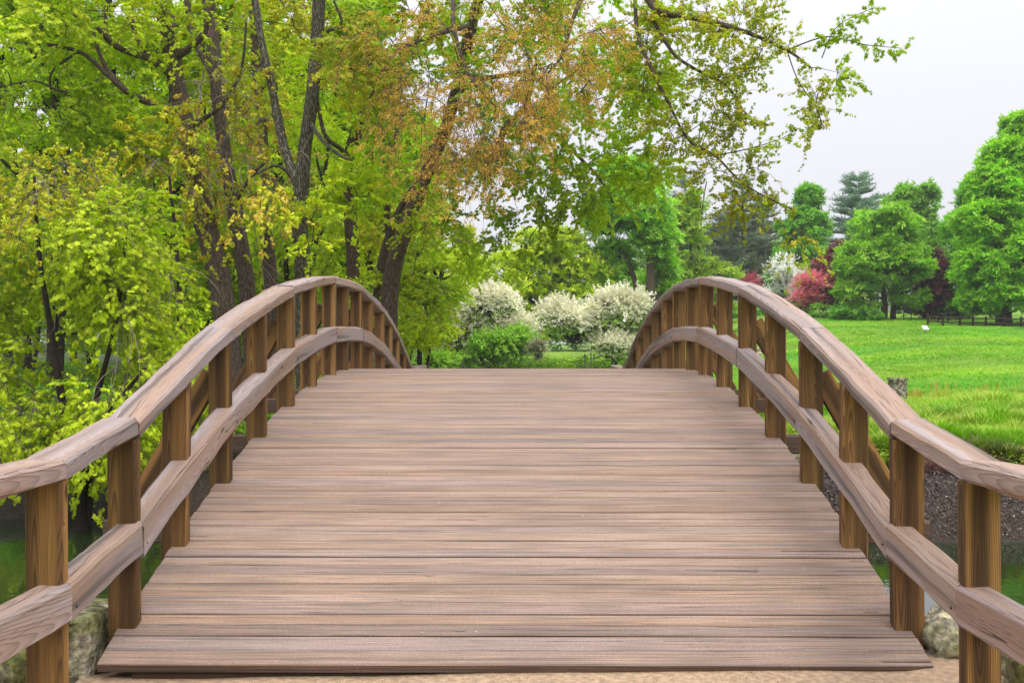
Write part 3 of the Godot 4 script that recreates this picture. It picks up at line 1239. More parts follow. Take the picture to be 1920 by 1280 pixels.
func build_stones() -> void:
	R.seed = 300
	var o := solo("stone_block", rock(Vector3(0.46, 0.42, 0.66), 3, Color(1.0, 1.0, 0.93), 0.05, 14.0, 0.7, 12, true), "square mossy granite block beside the left railing at the bridge foot", "stone block")
	o.position = Vector3(-2.50, 0.07, -5.45)
	o.rotation = Vector3(-0.10, 0.10, -0.02)
	o = solo("boulder", rock(Vector3(0.60, 0.50, 0.62), 12, Color(1.0, 0.97, 0.92), 0.11, 4.5, 0.35, 18), "rough grey granite boulder beside the right railing at the bridge foot", "boulder")
	o.position = Vector3(2.50, 0.02, -5.43)
	o.rotation = Vector3(0.06, -0.35, 0.10)
	o = solo("edging_stone", rock(Vector3(0.5, 0.55, 0.75), 15, Color(0.8, 0.82, 0.66), 0.08, 6.0, 0.9, 14), "mossy edging stone half hidden behind the nearest right post", "edging stone")
	o.position = Vector3(2.62, 0.0, -4.62)
	o.rotation = Vector3(0, 0.08, 0)
	o = solo("edging_stone", rock(Vector3(0.52, 0.5, 0.8), 16, Color(0.8, 0.84, 0.68), 0.08, 6.0, 0.9, 14), "mossy edging stone half hidden behind the nearest left post", "edging stone")
	o.position = Vector3(-2.66, 0.0, -4.60)
	o.rotation = Vector3(0, -0.1, 0)
	# dry laid stones that hold the banks where the bridge lands
	var near := thing("near_abutment_wall", "mossy stone wall of the near bank under the first boards", "stone wall", Vector3(0, -0.6, -5.75))
	var shapes := []
	for i in 6:
		shapes.append(rock(Vector3(0.62, 0.36, 0.5), 60 + i, Color(0.80, 0.80, 0.72), 0.10, 5.0, 0.5, 6))
	for row in 3:
		for i in 11:
			var s := part("stone", shapes[R.randi_range(0, 5)], near)
			s.position = Vector3(-3.1 + i * 0.62 + (row % 2) * 0.3, -0.9 + row * 0.35, 0.12 * row + rr(-0.04, 0.04))
			s.rotation = Vector3(rr(-0.06, 0.06), rr(-0.15, 0.15), rr(-0.05, 0.05))
	var far := thing("far_abutment_wall", "dry stone wall on the far bank seen under the right railing", "stone wall", Vector3(3.2, -0.9, -15.2))
	for i in 4:
		shapes.append(rock(Vector3(0.36, 0.24, 0.34), 80 + i, Color(0.95, 0.92, 0.84), 0.13, 3.2, 0.15, 6))
	for row in 6:
		for i in 14:
			var s := part("stone", shapes[R.randi_range(6, 9)], far)
			s.position = Vector3(-0.9 + i * 0.30 + (row % 2) * 0.14 + rr(-0.03, 0.03), 0.02 + row * 0.185 - 0.04 * i * row * 0.12, -0.05 * row - 0.09 * i + rr(-0.05, 0.05))
			s.rotation = Vector3(rr(-0.3, 0.3), rr(-0.8, 0.8), rr(-0.25, 0.25))
			s.scale = Vector3.ONE * rr(0.85, 1.25)
	# low tumbled wall at the near edge of the meadow
	var fw := thing("tumbled_field_wall", "low tumbled grey stone wall behind the right railing", "stone wall", Vector3(12.6, ground_y(12.6, 55.0), -55.0))
	for i in 20:
		var s := part("stone", shapes[6 + i % 4], fw)
		s.position = Vector3(-1.6 + (i % 10) * 0.36 + rr(-0.1, 0.1), 0.12 + 0.26 * int(i / 10), rr(-0.15, 0.15))
		s.scale = Vector3.ONE * rr(1.2, 1.7)
		s.rotation = Vector3(rr(-0.3, 0.3), rr(-1, 1), rr(-0.3, 0.3))


func build_ground_cover() -> void:
	R.seed = 400
	# meadow grass, taller and rougher near the river
	var b := [Buf.new(), Buf.new()]
	for i in 100000:
		var f := R.randf()
		var d := 15.6 + 70.0 * f * f
		var px := rr(1290, 2040)
		var x := d * (px - 975.0) / 1870.0 + rr(-0.3, 0.3)
		if d - shore(x) < 2.4 + 0.8 * noise.get_noise_2d(x * 60.0, d * 60.0):
			continue
		var y := ground_y(x, d)
		var c := ground_tone(x, d)
		c = Color(c.r * 1.05, c.g * 1.05, c.b)
		var h := lerpf(0.40, 0.11, smoothstep(19.0, 34.0, d)) * (1.0 + 0.7 * noise.get_noise_2d(x * 90.0 + 50.0, d * 90.0) * smoothstep(32.0, 24.0, d)) * (1.0 + 0.6 * noise.get_noise_2d(x * 22.0, d * 22.0)) * rr(0.7, 1.25)
		var wd := h * lerpf(1.0, 3.2, smoothstep(20.0, 70.0, d))
		var an := rr(0, TAU)
		if d < 31.0 and R.randf() < 0.7 and noise.get_noise_2d(x * 40.0, d * 40.0 + 900.0) > -0.18:
			c = c.lerp(Color(0.50, 0.50, 0.08) if R.randf() < 0.7 else Color(0.42, 0.32, 0.14), rr(0.3, 0.9) * smoothstep(31.0, 25.0, d))
		if d > 45.0 and px < 1360.0:
			continue
		(b[i % 2] as Buf).put(Basis(Vector3(cos(an), 0, sin(an)) * wd, Vector3(0, h, 0), Vector3(-sin(an), 0, cos(an)) * wd), Vector3(x, y - 0.01, -d), c)
	for k in 2:
		scatter("meadow_grass", sprays["tuft%d" % k], b[k], self)
	# weeds and a belt of seed heads along the bank
	b = [Buf.new(), Buf.new()]
	for i in 14000:
		var d := 15.2 + 13.0 * pow(R.randf(), 1.2)
		var px := rr(1380, 2060)
		var x := d * (px - 975.0) / 1870.0
		var t := d - shore(x)
		if t < 1.9 + 0.9 * noise.get_noise_2d(x * 50.0, d * 50.0) or noise.get_noise_2d(x * 30.0, d * 30.0 + 300.0) < -0.06:
			continue
		var h := rr(0.10, 0.34)
		var an := rr(0, TAU)
		var c := tone(Color(0.22, 0.45, 0.03), Color(0.48, 0.55, 0.05), Vector3(x, 0, d))
		if R.randf() < 0.16:
			c = Color(0.42, 0.27, 0.10)
		(b[i % 2] as Buf).put(Basis(Vector3(cos(an), 0, sin(an)) * h, Vector3(0, h, 0), Vector3(-sin(an), 0, cos(an)) * h), Vector3(x, ground_y(x, d), -d), c)
	for k in 2:
		scatter("bank_weeds", sprays["weed%d" % k], b[k], self)
	var sh := Buf.new()
	for i in 700:
		var d := rr(22.0, 30.0)
		var x := d * (rr(1560, 2040) - 975.0) / 1870.0
		if noise.get_noise_2d(x * 20.0 + 40.0, d * 26.0) < 0.0:
			continue
		var h := rr(0.35, 0.55)
		sh.put(Basis(Vector3(rr(-1, 1), 0, rr(-1, 1)).normalized() * h * 0.35, Vector3(0, h, 0), Vector3(rr(-1, 1), 0, rr(-1, 1)).normalized() * h * 0.35), Vector3(x, ground_y(x, d), -d), Color(0.60, 0.50, 0.05).lerp(Color(0.55, 0.30, 0.08), R.randf()))
	scatter("seed_head_grass", sprays.tuft0, sh, self)
	# lawn beyond the bridge
	var lw := Buf.new()
	for i in 5000:
		var d := rr(30, 60)
		var x := d * (rr(760, 1330) - 975.0) / 1870.0
		if absf(x) < 2.2 and d < 44.5:
			continue
		var h := rr(0.08, 0.16)
		var an := rr(0, TAU)
		lw.put(Basis(Vector3(cos(an), 0, sin(an)) * 0.4, Vector3(0, h, 0), Vector3(-sin(an), 0, cos(an)) * 0.4), Vector3(x, ground_y(x, d), -d), ground_tone(x, d))
	scatter("lawn_grass", sprays.tuft1, lw, self)
	# undergrowth on the floor of the wood
	b = [Buf.new(), Buf.new()]
	for i in 9000:
		var d := 15.0 + 45.0 * pow(R.randf(), 1.3)
		var x := d * (rr(-260, 830) - 975.0) / 1870.0
		if d - shore(x) < 1.6 or noise.get_noise_2d(x * 18.0, d * 18.0) < -0.12 or (absf(x) < 3.0 and d < 46.0):
			continue
		var h := rr(0.2, 0.75)
		var an := rr(0, TAU)
		(b[i % 2] as Buf).put(Basis(Vector3(cos(an), 0, sin(an)) * h, Vector3(0, h, 0), Vector3(-sin(an), 0, cos(an)) * h), Vector3(x, ground_y(x, d), -d), tone(Color(0.16, 0.38, 0.02), Color(0.32, 0.50, 0.02), Vector3(x, 0, d)))
	for i in 2600:
		var d := rr(55.0, 66.0)
		var x := d * (rr(740, 1250) - 975.0) / 1870.0
		if noise.get_noise_2d(x * 26.0, d * 26.0 + 70.0) < -0.05:
			continue
		var h := rr(0.35, 1.0)
		var an := rr(0, TAU)
		(b[i % 2] as Buf).put(Basis(Vector3(cos(an), 0, sin(an)) * h, Vector3(0, h, 0), Vector3(-sin(an), 0, cos(an)) * h), Vector3(x, ground_y(x, d), -d), tone(Color(0.26, 0.50, 0.03), Color(0.46, 0.60, 0.04), Vector3(x, 0, d)))
	for k in 2:
		scatter("woodland_undergrowth", sprays["weed%d" % k], b[k], self)
	# drift litter on the right bank: dark chips and dead stems
	var mb := MB.new()
	leaf(mb, Vector3(-0.5, 0, 0), Vector3(1, 0, 0), Vector3.UP, 1.0, 0.35, false, Color.WHITE, 0.4)
	var lit := Buf.new()
	for i in 24000:
		var x := rr(3.2, 12.0)
		var t := rr(0.05, 2.9)
		var d := shore(x) + t
		var s := rr(0.02, 0.065)
		var bs := Basis.from_euler(Vector3(rr(-0.9, 0.9), rr(0, TAU), rr(-0.9, 0.9)))
		var k := rr(0.5, 1.4)
		var c := Color(0.085, 0.06, 0.05) if R.randf() < 0.78 else Color(0.22, 0.165, 0.14)
		lit.put(Basis(bs.x * s, bs.y * s, bs.z * s), Vector3(x, ground_y(x, d) + rr(0.0, 0.05), -d), Color(c.r * k, c.g * k, c.b * k))
	scatter("bank_litter", mb.mesh(M.plain), lit, self)
	mb = MB.new()
	for i in 3200:
		var px := rr(1725, 1830) + rr(-40, 40)
		var d := rr(15.4, 16.9)
		var x := d * (px - 975.0) / 1870.0
		var p := Vector3(x, ground_y(x, d) - 0.03, -d)
		var a := rdir()
		a.y = absf(a.y) * 0.7 + 0.1
		var l := rr(0.15, 0.55)
		var k := rr(0.6, 1.4)
		tube(mb, PackedVector3Array([p, p + a * l * 0.5 + Vector3(0, 0.05, 0), p + a * l + rdir() * 0.1]), [0.006, 0.005, 0.002], 3, Color(0.17 * k, 0.085 * k, 0.068 * k))
	solo("dead_stem_thicket", mb.mesh(M.twig), "tangle of dead reddish brown stems on the right bank", "dead brush", "", "stuff")
	# pale bits of bark and petals dropped on the boards
	mb = MB.new()
	leaf(mb, Vector3(-0.5, 0, 0), Vector3(1, 0, 0), Vector3.UP, 1.0, 0.4, false, Color.WHITE, 0.1)
	var bits := Buf.new()
	for i in 130:
		var x := rr(-2.0, 1.95)
		var d := rr(5.3, 10.5)
		var s := rr(0.006, 0.02)
		bits.put(Basis(Vector3.UP, rr(0, TAU)).scaled(Vector3(s, s, s)), Vector3(x, deck_y(d) + 0.005, -d), Color(0.62, 0.56, 0.48) if R.randf() < 0.55 else Color(0.20, 0.13, 0.09))
	scatter("fallen_bits", mb.mesh(M.plain), bits, self)
	# fallen red maple flowers on the sand
	mb = MB.new()
	leaf(mb, Vector3(-0.5, 0, 0), Vector3(1, 0, 0), Vector3.UP, 1.0, 0.3, false, Color.WHITE, 0.3)
	lit = Buf.new()
	for i in 2600:
		var x := rr(-2.0, 2.0)
		var d := 5.13 - 0.9 * pow(R.randf(), 1.6)
		if noise.get_noise_2d(x * 70.0 + 60.0, d * 90.0) < 0.1:
			continue
		var s := rr(0.005, 0.013)
		var bs := Basis.from_euler(Vector3(rr(-0.4, 0.4), rr(0, TAU), rr(-0.4, 0.4)))
		lit.put(Basis(bs.x * s, bs.y * s, bs.z * s), Vector3(x, sand_y(x, d) + 0.003, -d), Color(0.42, 0.15, 0.05).lerp(Color(0.25, 0.14, 0.08), R.randf()))
	scatter("fallen_flower_litter", mb.mesh(M.leaf), lit, self)


# ---------------------------------------------------------------- small things in the field
func build_field_things() -> void:
	R.seed = 500
	var mb := MB.new()
	mb.box(Basis.IDENTITY, Vector3(0, 0.36, 0), Vector3(0.33, 0.92, 0.33), Color(0.75, 0.75, 0.76), 1.0)
	mb.box(Basis.IDENTITY, Vector3(0, 0.845, 0), Vector3(0.37, 0.06, 0.37), Color(0.8, 0.8, 0.8), 1.0)
	var gp := thing("granite_post", "squat grey granite post in the weeds behind the right railing", "granite post", Vector3(8.95, ground_y(8.95, 23.7) - 0.12, -23.7))
	part("shaft", mb.mesh(M.stone), gp)
	var fe := thing("iron_fence", "low black iron picket fence left of the granite post", "fence", Vector3(8.0, ground_y(8.0, 24.2), -24.2))
	for i in 14:
		mb = MB.new()
		tube(mb, line(Vector3(-0.75 + i * 0.115, -0.05, 0), Vector3(-0.75 + i * 0.115, 0.58, 0), 2), [0.011, 0.011, 0.011], 5, Color(0.02, 0.022, 0.025))
		tube(mb, line(Vector3(-0.75 + i * 0.115, 0.58, 0), Vector3(-0.75 + i * 0.115, 0.68, 0), 1), [0.02, 0.002], 5, Color(0.02, 0.022, 0.025))
		part("picket", mb.mesh(M.iron), fe)
	for y in [0.14, 0.5]:
		mb = MB.new()
		mb.box(Basis.IDENTITY, Vector3(0, y, 0.0), Vector3(1.62, 0.03, 0.014), Color(0.02, 0.022, 0.025))
		part("bar", mb.mesh(M.iron), fe)

	# reader board on two legs, and a pale slanted marker in the grass
	var d := 84.0
	var x: float = at(1700, 0, d).x
	var rb := thing("reader_board", "dark reader board on two legs at the meadow edge", "sign", Vector3(x, ground_y(x, d), -d))
	mb = MB.new()
	mb.box(Basis.from_euler(Vector3(0.7, 0, 0)), Vector3(0, 0.78, 0), Vector3(0.72, 0.05, 0.5), Color(0.03, 0.03, 0.032))
	part("panel", mb.mesh(M.plain), rb)
	for s in [-0.31, 0.31]:
		mb = MB.new()
		mb.box(Basis.IDENTITY, Vector3(s, 0.3, 0), Vector3(0.06, 0.8, 0.06), Color(0.04, 0.038, 0.036))
		part("leg", mb.mesh(M.plain), rb)
	d = 62.0
	x = at(1733, 0, d).x
	var mk := thing("slanted_marker", "small white slanted marker standing in the meadow", "marker", Vector3(x, ground_y(x, d), -d))
	mb = MB.new()
	mb.box(Basis.from_euler(Vector3(0.75, 0.3, 0)), Vector3(0, 0.30, 0), Vector3(0.38, 0.04, 0.34), Color(0.78, 0.77, 0.74))
	part("plate", mb.mesh(M.plain), mk)
	mb = MB.new()
	mb.box(Basis.from_euler(Vector3(0, 0.3, 0)), Vector3(0, 0.12, 0), Vector3(0.1, 0.34, 0.1), Color(0.25, 0.24, 0.23))
	part("post", mb.mesh(M.plain), mk)

	# split rail fences
	var runs := [[[[1738, 74], [1766, 72], [1797, 72], [1822, 71], [1846, 70], [1880, 70], [1912, 69], [1946, 68]], "weathered split rail fence running along the right meadow edge"], [[[1757, 79], [1776, 81], [1790, 84], [1816, 90]], "short split rail fence going back behind the longer one"]]
	for run in runs:
		var pts := []
		for q in run[0]:
			var fx: float = at(q[0], 0, q[1]).x
			pts.append(Vector3(fx, ground_y(fx, q[1]), -q[1]))
		var f := thing("split_rail_fence", run[1], "fence", pts[0])
		var n := pts.size()
		for i in n:
			mb = MB.new()
			timber(mb, line(pts[i] - pts[0] + Vector3(0, -0.2, 0), pts[i] - pts[0] + Vector3(rr(-0.04, 0.04), rr(0.78, 0.92), 0), 2), Vector3(1, 0, 0), 0.14, 0.13, 0.02, Color(0.32, 0.29, 0.28), 0.02)
			part("fence_post", mb.mesh(M.old_timber), f)
			if i < n - 1:
				for y in [0.32, 0.64]:
					mb = MB.new()
					tube(mb, PackedVector3Array([pts[i] - pts[0] + Vector3(0, y + rr(-0.04, 0.04), 0.08), (pts[i] + pts[i + 1]) * 0.5 - pts[0] + Vector3(0, y + rr(-0.05, 0.03), 0.08), pts[i + 1] - pts[0] + Vector3(0, y + rr(-0.04, 0.04), 0.08)]), [0.05, 0.055, 0.045], 6, Color(0.36, 0.33, 0.31))
					part("fence_rail", mb.mesh(M.old_timber), f)

	# thin iron posts and hanging chains beyond the bridge
	var posts := [[853, 50.0, "first thin black chain post from the left, beyond the bridge"], [861, 53.5, "second thin black chain post from the left, beyond the bridge"], [869, 52.0, "third thin black chain post from the left, beyond the bridge"], [1097, 52.0, "leftmost thin black chain post of the right group beyond the bridge"], [1108, 53.5, "middle thin black chain post of the right group beyond the bridge"], [1114, 51.0, "rightmost thin black chain post of the right group beyond the bridge"]]
	var tops := []
	for q in posts:
		var fx: float = at(q[0], 0, q[1]).x
		var y := ground_y(fx, q[1])
		var p := thing("chain_post", q[2], "chain post", Vector3(fx, y, -q[1]), "thin iron chain posts beyond the bridge")
		mb = MB.new()
		tube(mb, line(Vector3(0, -0.1, 0), Vector3(0, 0.9, 0), 2), [0.028, 0.028, 0.028], 6, Color(0.03, 0.03, 0.035))
		part("shaft", mb.mesh(M.iron), p)
		mb = MB.new()
		tube(mb, line(Vector3(0, 0.88, 0), Vector3(0, 0.98, 0), 2), [0.05, 0.055, 0.02], 6, Color(0.03, 0.03, 0.035))
		part("cap", mb.mesh(M.iron), p)
		tops.append(Vector3(fx, y + 0.86, -q[1]))
	var ends := [[tops[0], at(922, 0, 49.0), 0.55, "drooping black chain from the nearest left chain post"], [tops[2], at(965, 0, 55.0), 0.25, "black chain from the rear left chain post towards the shrubs"], [tops[3], at(1056, 0, 55.0), 0.22, "black chain from the right chain posts towards the shrubs"], [tops[5], at(1076, 0, 49.0), 0.40, "drooping black chain from the nearest right chain post"]]
	for e in ends:
		var a: Vector3 = e[0]
		var c: Vector3 = e[1]
		c.y = 0.75
		var pts := PackedVector3Array()
		for i in 13:
			var t := i / 12.0
			pts.append(a.lerp(c, t) - Vector3(0, e[2] * 4.0 * t * (1.0 - t), 0))
		mb = MB.new()
		var rad := []
		for i in 13:
			rad.append(0.022)
		tube(mb, pts, rad, 5, Color(0.03, 0.03, 0.035))
		solo("hanging_chain", mb.mesh(M.iron), e[3], "chain", "chains hung between thin posts beyond the bridge")

	# a house far back, nearly all behind the trees
	d = 118.0
	x = at(1640, 0, d).x
	var h := thing("white_house", "white clapboard house mostly hidden behind the round tree", "house", Vector3(x, ground_y(x, d) - 0.3, -d))
	mb = MB.new()
	mb.box(Basis.IDENTITY, Vector3(0, 2.6, 0), Vector3(11, 5.8, 7), Color(0.7, 0.7, 0.69))
	part("wall", mb.mesh(M.plain), h)
	mb = MB.new()
	var rc := Color(0.10, 0.095, 0.1)
	mb.flat_quad(Vector3(-5.9, 5.4, 3.9), Vector3(5.9, 5.4, 3.9), Vector3(5.9, 8.4, 0), Vector3(-5.9, 8.4, 0), Vector3(0, 0.8, 0.6), rc)
	mb.flat_quad(Vector3(-5.9, 5.4, -3.9), Vector3(5.9, 5.4, -3.9), Vector3(5.9, 8.4, 0), Vector3(-5.9, 8.4, 0), Vector3(0, 0.8, -0.6), rc)
	part("roof", mb.mesh(M.plain), h)
	for s in [-1.0, 1.0]:
		mb = MB.new()
		var nn := Vector3(s, 0, 0)
		var c := Color(0.7, 0.7, 0.69)
		mb.tri(mb.vert(Vector3(5.5 * s, 5.5, 3.5), nn, Vector2.ZERO, c), mb.vert(Vector3(5.5 * s, 5.5, -3.5), nn, Vector2.ZERO, c), mb.vert(Vector3(5.5 * s, 8.2, 0), nn, Vector2.ZERO, c))
		part("gable", mb.mesh(M.plain), h)
	for i in 4:
		for y in [1.4, 4.0]:
			mb = MB.new()
			mb.box(Basis.IDENTITY, Vector3(-4.0 + i * 2.6, y, 3.52), Vector3(1.0, 1.6, 0.08), Color(0.05, 0.06, 0.07))
			part("window", mb.mesh(M.plain), h)


# ---------------------------------------------------------------- the trees
func tree_at(called: String, label: String, px: float, d: float, group: String, category := "tree") -> Node3D:
	var x: float = at(px, 0, d).x
	return thing(called, label, category, Vector3(x, ground_y(x, d), -d), group)


# crown masses measured on the survey picture: [px, py, distance, half width px, half height px, half depth m, count, ...]
func blobs(rows: Array) -> Array:
	var o := []
	for r in rows:
		var s: float = r[2] / 1870.0
		var q := [at(r[0], r[1], r[2]), Vector3(r[3] * s, r[4] * s, r[5])]
		q.append_array(r.slice(6))
		o.append(q)
	return o


const LIME := Color(0.68, 0.74, 0.022)
const LIME2 := Color(0.55, 0.68, 0.018)
const GREEN := Color(0.48, 0.63, 0.016)
const GREEN2 := Color(0.42, 0.60, 0.016)
const GOLD := Color(0.64, 0.54, 0.03)
const RUST := Color(0.95, 0.48, 0.16)
const RUST2 := Color(0.88, 0.56, 0.12)


func build_near_trees() -> void:
	R.seed = 600
	var bank := "tall maples on the far bank, left of the bridge"
	# the big leaning trunk on the left
	var t := tree_at("maple_tree", "tall brown maple trunk leaning left, leftmost of the big trunks by the railing", 440, 19.0, bank)
	near_tree(t, [
		[[t.position + Vector3(0, -0.3, 0)] + pix([[416, 560, 19.1], [376, 390, 19.3], [348, 250, 19.5], [322, 110, 19.6], [300, -30, 19.8], [280, -220, 20]]), 0.225, 0.15],
		[pix([[330, 150, 19.6], [285, 112, 19.2], [215, 85, 18.8], [165, 40, 18.4], [70, 0, 18]]), 0.10, 0.035],
		[pix([[345, 240, 19.5], [290, 200, 19.0], [235, 170, 18.6], [200, 140, 18.4], [145, 95, 18.2], [60, 78, 18]]), 0.09, 0.03],
		[pix([[215, 85, 18.8], [195, 60, 18.7], [200, -40, 18.7]]), 0.05, 0.03],
		[pix([[200, 140, 18.4], [120, 170, 18.0], [60, 150, 17.8], [-20, 165, 17.6]]), 0.035, 0.012],
		[pix([[145, 95, 18.2], [90, 140, 18.3], [110, 220, 18.6], [150, 300, 18.8]]), 0.03, 0.012],
		[pix([[285, 112, 19.2], [250, 60, 19.3], [240, -20, 19.4]]), 0.06, 0.04],
		[pix([[345, 240, 19.5], [410, 200, 19.2], [450, 130, 19.0], [460, 40, 18.9]]), 0.055, 0.02],
		[pix([[235, 170, 18.6], [190, 115, 18.5], [165, 30, 18.4]]), 0.055, 0.03],
		[pix([[322, 110, 19.6], [380, 60, 19.2], [410, -60, 19.0]]), 0.08, 0.04],
	], blobs([
		[90, 60, 18.2, 120, 70, 1.5, 26, LIME2, LIME, "maple"], [60, 190, 18.4, 110, 70, 1.4, 22, GREEN, LIME2, "oval"], [230, 40, 18.6, 100, 60, 1.4, 18, LIME2, LIME, "young"],
		[200, 210, 18.7, 90, 60, 1.3, 18, LIME2, GREEN, "maple"], [330, 60, 19.0, 90, 70, 1.2, 16, LIME, LIME2, "young"], [300, 260, 18.7, 80, 60, 1.0, 16, LIME, GOLD, "young"],
		[360, 300, 18.4, 60, 70, 0.7, 8, LIME, GOLD, "young", 0.9], [290, -140, 19, 200, 100, 2.0, 22, LIME2, GREEN, "maple"],
	]), M.bark, {"tips": 5, "tint": Color(1.95, 1.82, 1.74)})
	t = tree_at("maple_tree", "straight brown maple trunk, second of the big trunks by the railing", 478, 20.4, bank)
	near_tree(t, [
		[[t.position + Vector3(0, -0.3, 0)] + pix([[464, 560, 20.4], [438, 390, 20.4], [415, 250, 20.5], [400, 100, 20.5], [385, -40, 20.6], [380, -200, 20.6]]), 0.17, 0.12],
		[pix([[432, 390, 20.4], [470, 330, 20.0], [500, 300, 19.6]]), 0.05, 0.02],
		[pix([[405, 150, 20.5], [360, 60, 20.6], [345, -40, 20.6]]), 0.10, 0.06],
	], blobs([
		[420, 80, 21.5, 90, 80, 1.2, 18, LIME, LIME2, "young"], [440, 210, 21.8, 80, 70, 1.0, 16, LIME, GOLD, "young"], [450, 330, 21.8, 70, 70, 0.8, 14, LIME2, LIME, "maple"], [400, 190, 18.6, 55, 110, 0.6, 6, LIME, RUST2, "young", 1.0], [420, 230, 18.5, 90, 120, 0.6, 22, LIME, LIME, "", 0.3], [480, 400, 18.3, 80, 110, 0.5, 6, LIME, LIME, "", 0.5], [330, 330, 18.2, 70, 60, 0.5, 6, LIME, LIME, "", 0.3],
		[470, 250, 19.0, 60, 110, 0.6, 7, LIME, RUST2, "young", 0.9], [440, 130, 18.8, 60, 70, 0.6, 6, LIME, GOLD, "young", 0.6],
	]), M.bark, {"tips": 5, "tint": Color(1.95, 1.82, 1.74), "twig_color": Color(0.16, 0.125, 0.10)})
	t = tree_at("maple_tree", "slim grey brown maple trunk between the second big trunk and the lichened one", 514, 22.5, bank)
	near_tree(t, [
		[[t.position + Vector3(0, -0.3, 0)] + pix([[512, 600, 22.5], [498, 420, 22.5], [490, 260, 22.5], [480, 100, 22.6], [468, -60, 22.6]]), 0.165, 0.11],
	], blobs([[500, 420, 24.0, 70, 80, 0.9, 14, LIME2, LIME, "maple"], [500, 140, 24.0, 80, 80, 1.2, 16, LIME, LIME2, "young"], [500, 20, 22.0, 90, 60, 1.2, 12, LIME, GOLD, "young"]]), M.bark, {"tips": 5, "tint": Color(1.95, 1.82, 1.74)})
	t = tree_at("maple_tree", "lichen spotted grey trunk that forks high, rising above the left rail crest", 572, 18.4, bank)
	near_tree(t, [
		[[t.position + Vector3(0, -0.3, 0)] + pix([[567, 520, 18.4], [561, 400, 18.4], [570, 290, 18.4], [583, 190, 18.4], [594, 70, 18.5], [600, -60, 18.5], [606, -200, 18.6]]), 0.155, 0.105],
		[pix([[556, 345, 18.4], [530, 270, 18.5], [512, 180, 18.6], [490, 80, 18.6], [470, -40, 18.7]]), 0.092, 0.06],
		[pix([[578, 225, 18.4], [606, 265, 18.0], [640, 292, 17.8], [660, 300, 17.7]]), 0.05, 0.018],
		[pix([[592, 110, 18.5], [612, 60, 18.3], [640, 45, 18.1], [625, 0, 18.0]]), 0.045, 0.02],
		[pix([[556, 345, 18.4], [520, 310, 18.2], [470, 330, 18.0]]), 0.045, 0.015],
	], blobs([
		[560, 60, 19.6, 80, 70, 1.0, 12, LIME, GOLD, "young"], [540, 180, 19.6, 60, 60, 0.9, 8, LIME, LIME2, "young"], [510, 330, 17.9, 60, 60, 0.8, 5, LIME, RUST2, "young", 0.6], [660, 120, 18.4, 80, 80, 1.0, 12, LIME2, GOLD, "maple"],
		[630, 370, 18.6, 50, 60, 0.8, 8, LIME, LIME2, "maple"], [610, -120, 18, 200, 90, 1.5, 16, LIME2, GREEN, "maple"], [590, 440, 17.9, 40, 50, 0.6, 5, LIME, LIME2, "young"], [560, 360, 17.8, 60, 110, 0.5, 7, LIME, LIME, "", 0.4],
	]), M.bark_lichen, {"tips": 5, "tint": Color(2.7, 2.7, 2.55)})
	t = tree_at("maple_tree", "dark mossy trunk behind the left rail crest that splits into rising limbs", 666, 23.5, bank)
	near_tree(t, [
		[[t.position + Vector3(0, -0.3, 0)] + pix([[662, 500, 23.5], [655, 390, 23.5], [653, 290, 23.5], [672, 230, 23.4], [705, 175, 23.2], [760, 100, 23.0], [800, 30, 23]]), 0.18, 0.05],
		[pix([[653, 300, 23.5], [640, 280, 23.4], [610, 255, 23.3], [596, 200, 23.3], [580, 100, 23.2]]), 0.07, 0.03],
		[pix([[668, 270, 23.5], [690, 200, 23.8], [690, 100, 24]]), 0.07, 0.03],
		[pix([[722, 560, 25], [728, 440, 25], [722, 330, 25], [745, 240, 25], [735, 100, 25]]), 0.10, 0.05],
	], blobs([
		[690, 420, 24.6, 70, 80, 1.2, 18, LIME, GOLD, "maple"], [620, 480, 24.6, 60, 60, 1.0, 12, LIME2, LIME, "maple"], [620, 180, 23.4, 80, 90, 1.4, 24, LIME2, LIME, "oval"], [700, 60, 23.4, 100, 70, 1.4, 22, LIME2, GREEN, "maple"],
		[730, 340, 24.6, 80, 80, 1.4, 16, GREEN, LIME2, "maple"], [640, 30, 24, 90, 70, 1.3, 18, LIME2, LIME, "oval"], [720, 560, 22, 60, 60, 1.0, 16, LIME, LIME2, "young"],
	]), M.bark, {"tips": 5, "tint": Color(0.85, 0.8, 0.7)})
	# the great leaning maple with the wide crown over the bridge
	t = tree_at("maple_tree", "great maple leaning right, its wide crown of green and rust reaching across the sky", 720, 21.0, bank)
